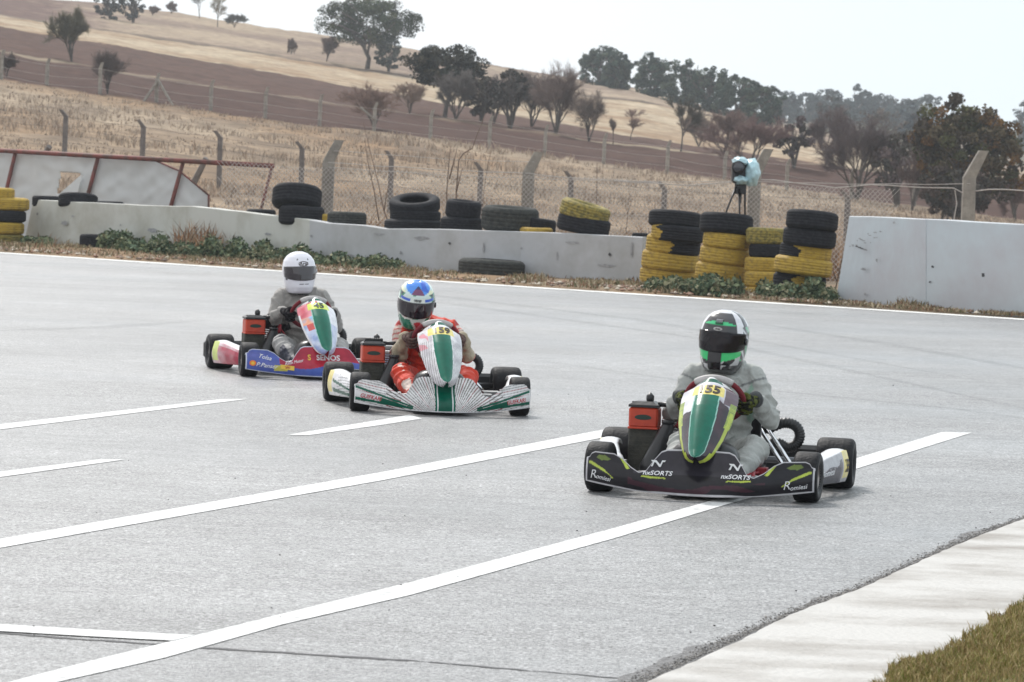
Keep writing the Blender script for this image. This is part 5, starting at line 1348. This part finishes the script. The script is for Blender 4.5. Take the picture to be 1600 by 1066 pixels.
def helmet(parent, M, style):
    """M: 4x4 helmet transform in parent space"""
    nA = 132
    def pt(a, b): return hpt(-math.pi + 2 * math.pi * a, HZ[int(round(b * (len(HZ) - 1)))])
    def colf(az, z, p):
        d = math.degrees(az); a = abs(d); n = noise.noise(Vector((p.x * 14, p.y * 14, p.z * 14 + style)))
        if z < -.160: return (.01, .01, .012)
        if style == 1:
            if a < 52 and .078 < z < .098 - .00008 * a * a / 10: return rgb(40, 190, 120)
            if a < 46 and z >= .040 and z < .078: return (.012, .012, .015)
            if a < 60 and z >= .098: return rgb(58, 56, 60) if a < 48 and z < .138 else rgb(214, 214, 220)
            if -.125 < z < -.052 and 16 < a < 66:
                return rgb(40, 196, 112) if z > -.105 + .0006 * (a - 16) and z < -.056 + .0004 * (a - 16) + .01 else (rgb(30, 30, 34) if n > 0 else rgb(190, 190, 192))
            if a <= 16 and z < -.052: return (.013, .012, .015)
            if a > 66 and -.10 < z < .075:
                sw = math.sin(d * .11 + z * 60); return rgb(30, 160, 100) if sw > .55 else (rgb(206, 208, 212) if sw < -.85 else (.014, .014, .018))
            if z < -.09: return rgb(196, 196, 198) if n > .05 else rgb(52, 50, 54)
            return rgb(222, 222, 226) if abs(a - 60) < 13 or (a > 100 and n > .05) else (.015, .015, .018)
        if style == 2:
            if a < 62 and .050 < z < .070 and a > 22: return rgb(30, 80, 190)
            if a <= 22 and .046 < z < .076: return rgb(216, 220, 214) if abs(z - .061) > .007 or a > 13 else rgb(120, 130, 130)
            if z > .092 and math.hypot(p.x / .082, (p.y + .035) / .078) < 1:
                if p.y < -.055 and abs(p.x) < (-.055 - p.y) * .95: return rgb(110, 40, 90) if p.y < -.078 else rgb(30, 30, 90)
                return rgb(62, 136, 226) if n > -.25 else rgb(30, 90, 200)
            if z > .088: return rgb(206, 226, 222) if n > -.1 else rgb(226, 228, 190)
            if z < -.055: return rgb(20, 110, 84) if n > .08 else (rgb(206, 206, 200) if n > -.22 else rgb(190, 60, 66))
            return rgb(200, 214, 210) if n > 0 else (rgb(26, 120, 90) if n > -.2 else rgb(34, 40, 60))
        base_ = rgb(224, 222, 230)
        if abs(a - 24) < 3.2 and abs(z - .094) < .005: return rgb(60, 60, 66)
        if a < 14 and abs(z + .088 - .0002 * a) < .0028 and a > 2: return rgb(30, 30, 34)
        if 60 < a < 76 and abs(z + .055) < .008: return rgb(50, 50, 56)
        if abs(a - 82) < 5 and abs(z + .005) < .007: return rgb(50, 46, 56)
        return base_
    nz = len(HZ); V = []; Cc = []
    for j in range(nz):
        for i in range(nA):
            az = -math.pi + 2 * math.pi * i / nA; p = hpt(az, HZ[j]); V.append(p); Cc.append(colf(az, HZ[j], p))
    fs = []
    for j in range(nz - 1):
        for i in range(nA):
            az = -math.pi + 2 * math.pi * (i + .5) / nA; z = (HZ[j] + HZ[j + 1]) / 2
            if in_port(az, z): continue
            fs.append((j * nA + i, j * nA + (i + 1) % nA, (j + 1) * nA + (i + 1) % nA, (j + 1) * nA + i))
    mb = MB(); mb.add(V, fs, 0, cols=Cc)
    # top vent and side pivots
    def hp(a, z, off=0): return hpt(R(a), z, off)
    blk = (.012, .012, .014)
    for a in (-80, 80): mb.lathe([(.0001, .006), (.014, .006), (.017, 0)], 14, hp(a, -.002, .003), 'X', col=blk if style != 3 else rgb(190, 188, 196))
    if style == 1:
        mb.box(hp(0, .100, .004), (.016, .010, .006), col=rgb(150, 150, 156)); mb.box(hp(0, .088, .003), (.020, .006, .004), col=rgb(20, 90, 60))
    mb.tube([hp(a, -.166, -.004) for a in range(-180, 180, 10)], .006, 8, col=blk, closed=True)
    def at(a0, z0):
        def g(x, y, off): return hpt(R(a0) + x / .135, z0 + y, off)
        return g
    if style == 3: put(mb, at(0, .066), 'Arai', .036, 1, shear=.2, bold=.01, sx_=1.25); el = 30; mb.tube([at(0, .066)(.040 * math.cos(2 * math.pi * i / el), .016 * math.sin(2 * math.pi * i / el), .002) for i in range(el)], .0012, 4, 1, closed=True)
    if style == 1: put(mb, at(0, .060), '', 0, 2, shape=disc_poly(.026, .009), off=.008 if 0 else .003); put(mb, at(0, .060), 'Arai', .013, 1, bold=.02, sx_=1.2, off=.005)
    if style == 2: put(mb, at(0, .060), 'Arai', .024, 1, shear=.2, bold=.01, sx_=1.1)
    h = mb.build('helmet', [m_shell, m_dk, m_wgrey], parent, solid=.004); h.matrix_local = M @ Matrix.Diagonal((1.02, 1.02, 1.06, 1))
    # visor, 3 mm proud of the shell
    def vf(a, b):
        az = R(-80 + 160 * a); top = .048 - .010 * abs(-1 + 2 * a) ** 2; bot = -.060 + .022 * abs(-1 + 2 * a) ** 2
        return hpt(az, bot + (top - bot) * b, .0045)
    mb = MB(); mb.grid(vf, 50, 16); v = mb.build('visor', m_visor if style == 1 else m_visord, h, solid=.0025)
    return h

def hand(parent, C, N, A, Tn, side_, cols, name='glove', wrist=None):
    """glove closed round the steering wheel rim. C rim centre, N outward radial, A towards the driver, Tn along the rim (up)"""
    mb = MB()
    def q(rho, phi, t_): a = R(phi); return C + (A * math.cos(a) + N * math.sin(a)) * rho + Tn * t_
    # palm
    for t_ in (-.032, -.012, .010, .030):
        mb.rcone(q(.036, 30, t_), q(.040, 95, t_), .0165, .0155, 12)
    mb.rcone(q(.050, 45, -.02), q(.050, 45, .022), .022, .022, 12)
    # fingers, unequal, wrapping round the front to the inside
    for k, t_ in enumerate((-.036, -.013, .011, .034)):
        ext = (-18, 0, 6, -6)[k]; r0 = (.0088, .0100, .0105, .0098)[k]; tt = t_ * 1.05
        P_ = [q(.040, 88, t_), q(.036, 130, tt), q(.0285, 180, tt), q(.0275, 225 + ext, tt), q(.0270, 262 + ext, tt)]
        for i in range(4): mb.rcone(P_[i], P_[i + 1], r0 * (1.05 - .07 * i), r0 * (1.0 - .07 * i), 10)
    # thumb from the side of the palm, over the driver side of the rim
    P_ = [q(.046, 35, .034), q(.038, 5, .046), q(.034, -32, .050), q(.030, -62, .046)]
    for i in range(3): mb.rcone(P_[i], P_[i + 1], .0125 - .001 * i, .0115 - .001 * i, 10)
    # heel of the hand to the wrist and cuff
    w = Vector(wrist); hb = q(.056, 50, -.008)
    mb.rcone(hb, hb.lerp(w, .5), .026, .026, 14); mb.rcone(hb.lerp(w, .45), w, .027, .033, 14)
    me = remesh(mb, .0034, name, 3)
    ca = me.color_attributes.new('Col', 'FLOAT_COLOR', 'POINT'); arr = np.ones((len(me.vertices), 4), dtype=np.float32)
    for i, v in enumerate(me.vertices):
        n = noise.noise(v.co * 45); d = (v.co - hb).dot((w - hb).normalized())
        arr[i, :3] = cols[0] if n > .02 else cols[1]
        if d > .055: arr[i, :3] = cols[2]
    ca.data.foreach_set('color', arr.ravel()); me.materials.append(m_glove)
    o = bpy.data.objects.new(name, me); COL.objects.link(o); o.parent = parent
    return o

def make_driver(K, style, label, lean=0, fwd=0, drop=0, hpitch=0, hyaw=0, hroll=0, elL=None, elR=None, steer=0, kneex=.235):
    base = Vector((0, .74, .10)); M = K.matrix_basis.copy()
    Pn = thing('person', M @ base, label, 'person', 'kart drivers', rz=K.rotation_euler.z)
    sc_ = lambda x, y, z: Vector((x, y, z)) - base
    def up(x, y, z):   # points above the hips lean and crouch
        k = max(0, (z - .2) / .6); kl = .25 * k if z < .7 else k; return Vector((x + lean * kl, y + fwd * k, z - drop * k)) - base
    mb = MB()
    hipL, hipR = sc_(-.09, .74, .17), sc_(.09, .74, .17)
    # torso
    mb.rcone(sc_(-.07, .76, .19), sc_(.07, .76, .19), .125, .125, 20)
    mb.rcone(sc_(0, .76, .2), up(0, .75, .36), .150, .148, 24); mb.rcone(up(0, .75, .34), up(0, .72, .50), .150, .150, 24)
    mb.rcone(up(-.075, .74, .42), up(-.085, .73, .56), .108, .100, 20); mb.rcone(up(.075, .74, .42), up(.085, .73, .56), .108, .100, 20)
    mb.rcone(up(-.09, .73, .545), up(.09, .73, .545), .105, .105, 20)
    mb.rcone(up(-.06, .72, .625), up(.06, .72, .625), .070, .070, 16)
    shL, shR = up(-.165, .72, .60), up(.165, .72, .60)
    mb.rcone(up(-.07, .72, .62), shL, .074, .072, 16); mb.rcone(up(.07, .72, .62), shR, .074, .072, 16)
    hc = up(0, .66, .815)
    mb.rcone(up(0, .72, .62), hc + Vector((0, .01, -.06)), .066, .060, 18)
    nsk = hc
    # head with a face (seen through the visor)
    Mh = Matrix.Translation(hc) @ Matrix.Rotation(R(hyaw), 4, 'Z') @ Matrix.Rotation(R(hpitch), 4, 'X') @ Matrix.Rotation(R(hroll), 4, 'Y')
    hd = lambda x, y, z: Mh @ Vector((x, y, z))
    mb.rcone(hd(0, .02, .04), hd(0, .01, -.03), .088, .078, 20); mb.rcone(hd(0, -.03, -.02), hd(0, -.045, -.085), .066, .045, 16)
    mb.rcone(hd(0, -.094, .005), hd(0, -.108, -.030), .009, .014, 10)
    for e in (-1, 1): mb.rcone(hd(e * .022, -.088, .022), hd(e * .045, -.076, .020), .009, .008, 8); mb.rcone(hd(e * .045, -.060, -.020), hd(e * .035, -.072, -.035), .020, .018, 10)
    mb.rcone(hd(-.018, -.094, -.058), hd(.018, -.094, -.058), .008, .008, 8)
    # steering wheel grip points
    C = Vector((0, .36, .49)) - base; ax = Vector((0, .80, .60)).normalized(); ux = Vector((1, 0, 0)); uz = Vector((0, -.60, .80)).normalized()
    arms = []
    for sgn, sh, el in ((-1, shL, elL or (-.262, .66, .40)), (1, shR, elR or (.268, .66, .39))):
        an = R(steer) + (R(188) if sgn < 0 else R(-8)); N = ux * math.cos(an) + uz * math.sin(an); Cr = C + N * .155
        Tn = (-ux * math.sin(an) + uz * math.cos(an)) * (1 if sgn > 0 else -1)
        wr = Cr + N * .045 + ax * .10 + uz * -.015
        e = sc_(*el)
        mb.rcone(sh, e, .073, .060, 18); mb.rcone(e, e.lerp(wr, .55), .061, .052, 18); mb.rcone(e.lerp(wr, .5), e.lerp(wr, .93), .052, .039, 16)
        arms.append((sgn, Cr, N, Tn, wr, e, sh))
    e_j = {q[0]: q[5] for q in arms}
    # legs
    kn = []
    for sgn, hip in ((-1, hipL), (1, hipR)):
        knee = sc_(sgn * (kneex if sgn < 0 else .235), .36, .245); ank = sc_(sgn * .165, .03, .105); toe = sc_(sgn * .155, -.13, .165)
        mb.rcone(hip, knee, .090, .072, 20); mb.rcone(knee, knee.lerp(ank, .45), .072, .066, 18); mb.rcone(knee.lerp(ank, .4), ank, .072, .048, 16)
        mb.rcone(ank + Vector((0, .03, -.015)), toe, .042, .032, 12); kn.append((knee, ank, toe))
    me = remesh(mb, .0075, 'person_body', 5)
    # folds
    co = np.empty(len(me.vertices) * 3, dtype=np.float32); me.vertices.foreach_get('co', co); co = co.reshape(-1, 3)
    no = np.empty(len(me.vertices) * 3, dtype=np.float32); me.vertices.foreach_get('normal', no); no = no.reshape(-1, 3)
    hcv = np.array(hc); cols = np.ones((len(co), 4), dtype=np.float32)
    S1 = {1: rgb(166, 168, 165), 2: rgb(206, 58, 34), 3: rgb(150, 146, 142)}[style]
    S2 = {1: rgb(120, 122, 122), 2: rgb(166, 154, 132), 3: rgb(104, 102, 102)}[style]
    for i in range(len(co)):
        p = Vector(co[i]); n = Vector(no[i])
        if (p - hc).length < .135 and p.z > hc.z - .11:
            loc_ = Mh.inverted() @ p
            c = SKIN
            if loc_.z > .052: c = rgb(50, 38, 32)
            elif abs(loc_.z - .036) < .005 and .012 < abs(loc_.x) < .05: c = rgb(58, 42, 34)
            elif abs(loc_.z - .014) < .006 and .018 < abs(loc_.x) < .042: c = rgb(40, 32, 30)
            if p.z < hc.z - .07: c = rgb(30, 28, 30)
            cols[i, :3] = c; continue
        # nearest limb tells how the cloth folds
        best = None
        for (sgn, Cr, N, Tn, wr, e, sh) in arms:
            for k, (a, b) in enumerate(((sh, e), (e, wr))):
                t_ = max(0, min(1, (p - a).dot(b - a) / (b - a).length_squared)); dd = (p - a.lerp(b, t_)).length
                if best is None or dd < best[0]: best = (dd, 'arm', k, t_, a, b, sgn)
        for j, (knee, ank, toe) in enumerate(kn):
            hip = (hipL, hipR)[j]
            for k, (a, b) in enumerate(((hip, knee), (knee, ank), (ank, toe))):
                t_ = max(0, min(1, (p - a).dot(b - a) / (b - a).length_squared)); dd = (p - a.lerp(b, t_)).length
                if dd < best[0]: best = (dd, 'leg', k, t_, a, b, (-1, 1)[j])
        dd, kind_, k, t_, a, b, sgn = best
        amp = .006; d = 0
        if kind_ == 'arm' and dd < .10:
            s_ = t_ * (b - a).length; bend = math.exp(-((t_ - (1 if k == 0 else 0)) / .45) ** 2)
            w_ = s_ * 34 + 3.2 * noise.noise(p * 9) + 1.5 * math.sin(p.x * 20)
            d = min(1, max(0, ((p - e_j[sgn]).length - .035) / .06)) * (.006 + .011 * bend) * (1 - abs(math.sin(w_ * .8)) * 1.9)
        elif kind_ == 'leg' and dd < .11 and k < 2:
            s_ = t_ * (b - a).length; bend = math.exp(-((t_ - (1 if k == 0 else 0)) / .3) ** 2)
            d = (.006 + .005 * bend) * (1 - 1.6 * abs(math.sin(s_ * 26 + 3 * noise.noise(p * 7))))
        else:
            d = .028 * (.5 - abs(noise.noise(Vector((p.x * 6, p.y * 6, p.z * 13)))) * 2) + .006 * math.sin(p.z * 50 + 5 * noise.noise(p * 6))
        p2 = p + n * d; co[i] = p2
        nz = noise.noise(p * 12)
        c = S1
        hgt = p.z + base.z
        if kind_ == 'leg' and k == 2: c = rgb(36, 34, 36)
        elif style == 1:
            if kind_ == 'arm' and k == 0 and .05 < t_ < .9 and sgn * (p.x - a.lerp(b, t_).x) < -.02 and abs(nz) < .22: c = mixc(S1, rgb(110, 168, 140), .5)
            if kind_ == 'leg' and k == 0 and t_ > .55: c = rgb(168, 170, 166)
            if abs(p.x - (lean * .5)) < .006 and kind_ != 'arm' and hgt > .3: c = rgb(60, 60, 62)
            if kind_ == 'arm' and k == 0 and abs(t_ - .12) < .025: c = S2
            if kind_ == 'arm' and k == 1 and t_ > .80: c = rgb(70, 72, 74)
            if kind_ != 'arm' and .50 < hgt < .535 and .05 < abs(p.x) < .12: c = rgb(60, 150, 110) if p.x > 0 else rgb(70, 70, 80)
            if kind_ == 'arm' and dd > .12: c = S1
        elif style == 2:
            if kind_ == 'arm' and k == 1: c = S2
            elif kind_ == 'arm' and k == 0 and dd < .11:
                lat = sgn * (p.x - a.lerp(b, t_).x)
                if lat > .02: c = rgb(206, 186, 176) if (t_ * 7) % 1 > .28 else rgb(176, 60, 60)
            if kind_ != 'arm' and hgt > .64: c = rgb(206, 190, 160)
            if kind_ != 'arm' and hgt > .47 and abs(abs(p.x - lean * .7) - .085) < .013: c = rgb(206, 192, 164)
            if kind_ == 'leg' and k <= 1 and sgn < 0 and nz > .18 and p.x < a.lerp(b, t_).x: c = rgb(220, 200, 190)
        else:
            if kind_ == 'arm' and sgn < 0 and ((k == 0 and t_ > .86) or (k == 1 and t_ < .22)) : c = rgb(34, 32, 36)
            if kind_ == 'leg' and k <= 1 and t_ > (.5 if k == 0 else 0) : c = rgb(168, 166, 164) if nz < .22 or sgn > 0 else rgb(110, 110, 112)
            if kind_ == 'leg' and k == 1 and t_ > .35 and sgn < 0 and p.x < a.lerp(b, t_).x - .03: c = rgb(50, 52, 66)
            if abs(p.x + .07) < .012 and kind_ != 'arm' and hgt > .45: c = rgb(60, 110, 92)
        if kind_ != 'arm' and kind_ != 'leg': pass
        if hgt > .66 - drop and (Vector((p.x, p.y, 0)) - Vector((hc.x, hc.y + .05, 0))).length < .09: c = rgb(44, 42, 44) if style != 2 else rgb(60, 48, 44)
        cols[i, :3] = c
    me.vertices.foreach_set('co', co.ravel())
    ca = me.color_attributes.new('Col', 'FLOAT_COLOR', 'POINT'); ca.data.foreach_set('color', cols.ravel()); me.materials.append(m_suit); me.update()
    o = bpy.data.objects.new('body', me); COL.objects.link(o); o.parent = Pn
    sm_ = o.modifiers.new('soft', 'SMOOTH'); sm_.factor = .5; sm_.iterations = 2
    helmet(Pn, Mh, style)
    gc = {1: (rgb(78, 84, 34), rgb(30, 32, 24), rgb(40, 40, 40)), 2: (rgb(104, 84, 78), rgb(88, 70, 66), rgb(120, 100, 88)), 3: (rgb(26, 25, 28), rgb(34, 32, 36), rgb(30, 28, 32))}[style]
    for (sgn, Cr, N, Tn, wr, e, sh) in arms:
        hand(Pn, Cr, N, ax, Tn, sgn, gc, wrist=wr + (e - wr).normalized() * .02)
    return Pn

K1 = make_kart((1098, 776), 10, 1, 'black racing kart with lime and green bodywork, nearest the camera')
K2 = make_kart((686, 645.5), -8, 2, 'white racing kart with thin radiating stripes and a green centre band')
K3 = make_kart((496, 590.8), -14, 3, 'blue and red racing kart, farthest back of the three')
bpy.context.view_layer.update()
make_driver(K1, 1, 'driver in a light grey suit and a green, black and white helmet', fwd=.0, hyaw=-11, hpitch=3, hroll=4, kneex=.17)
make_driver(K2, 2, 'driver in an orange red suit with beige sleeves crouching under a blue and white helmet', lean=-.115, fwd=-.05, drop=.075, hyaw=-3, hpitch=22, hroll=3, elL=(-.232, .60, .335), elR=(.255, .62, .37))
make_driver(K3, 3, 'driver in a grey suit, black gloves and a plain white helmet', lean=-.05, hyaw=6, hpitch=3, hroll=-3)

# ================================================================== HAZE
hz = bpy.data.materials.new('haze_air'); hz.use_nodes = True; N = hz.node_tree.nodes; L = hz.node_tree.links
N.remove(N['Principled BSDF']); pv = N.new('ShaderNodeVolumePrincipled'); pv.inputs['Color'].default_value = (.84, .90, .97, 1)
pv.inputs['Density'].default_value = .00028; pv.inputs['Anisotropy'].default_value = .25
L.new(pv.outputs[0], N['Material Output'].inputs['Volume'])
mb = MB(); xs, ys, zs = (-700, 800), (-40, 1060), (-40, 62)
V = [(x, y, z) for x in xs for y in ys for z in zs]
mb.add(V, [(0, 1, 3, 2), (4, 6, 7, 5), (0, 4, 5, 1), (2, 3, 7, 6), (0, 2, 6, 4), (1, 5, 7, 3)], smooth=False)
o = mb.build('haze', hz); tag(o, 'thin pale haze over the fields and hills', 'haze', kind='stuff')
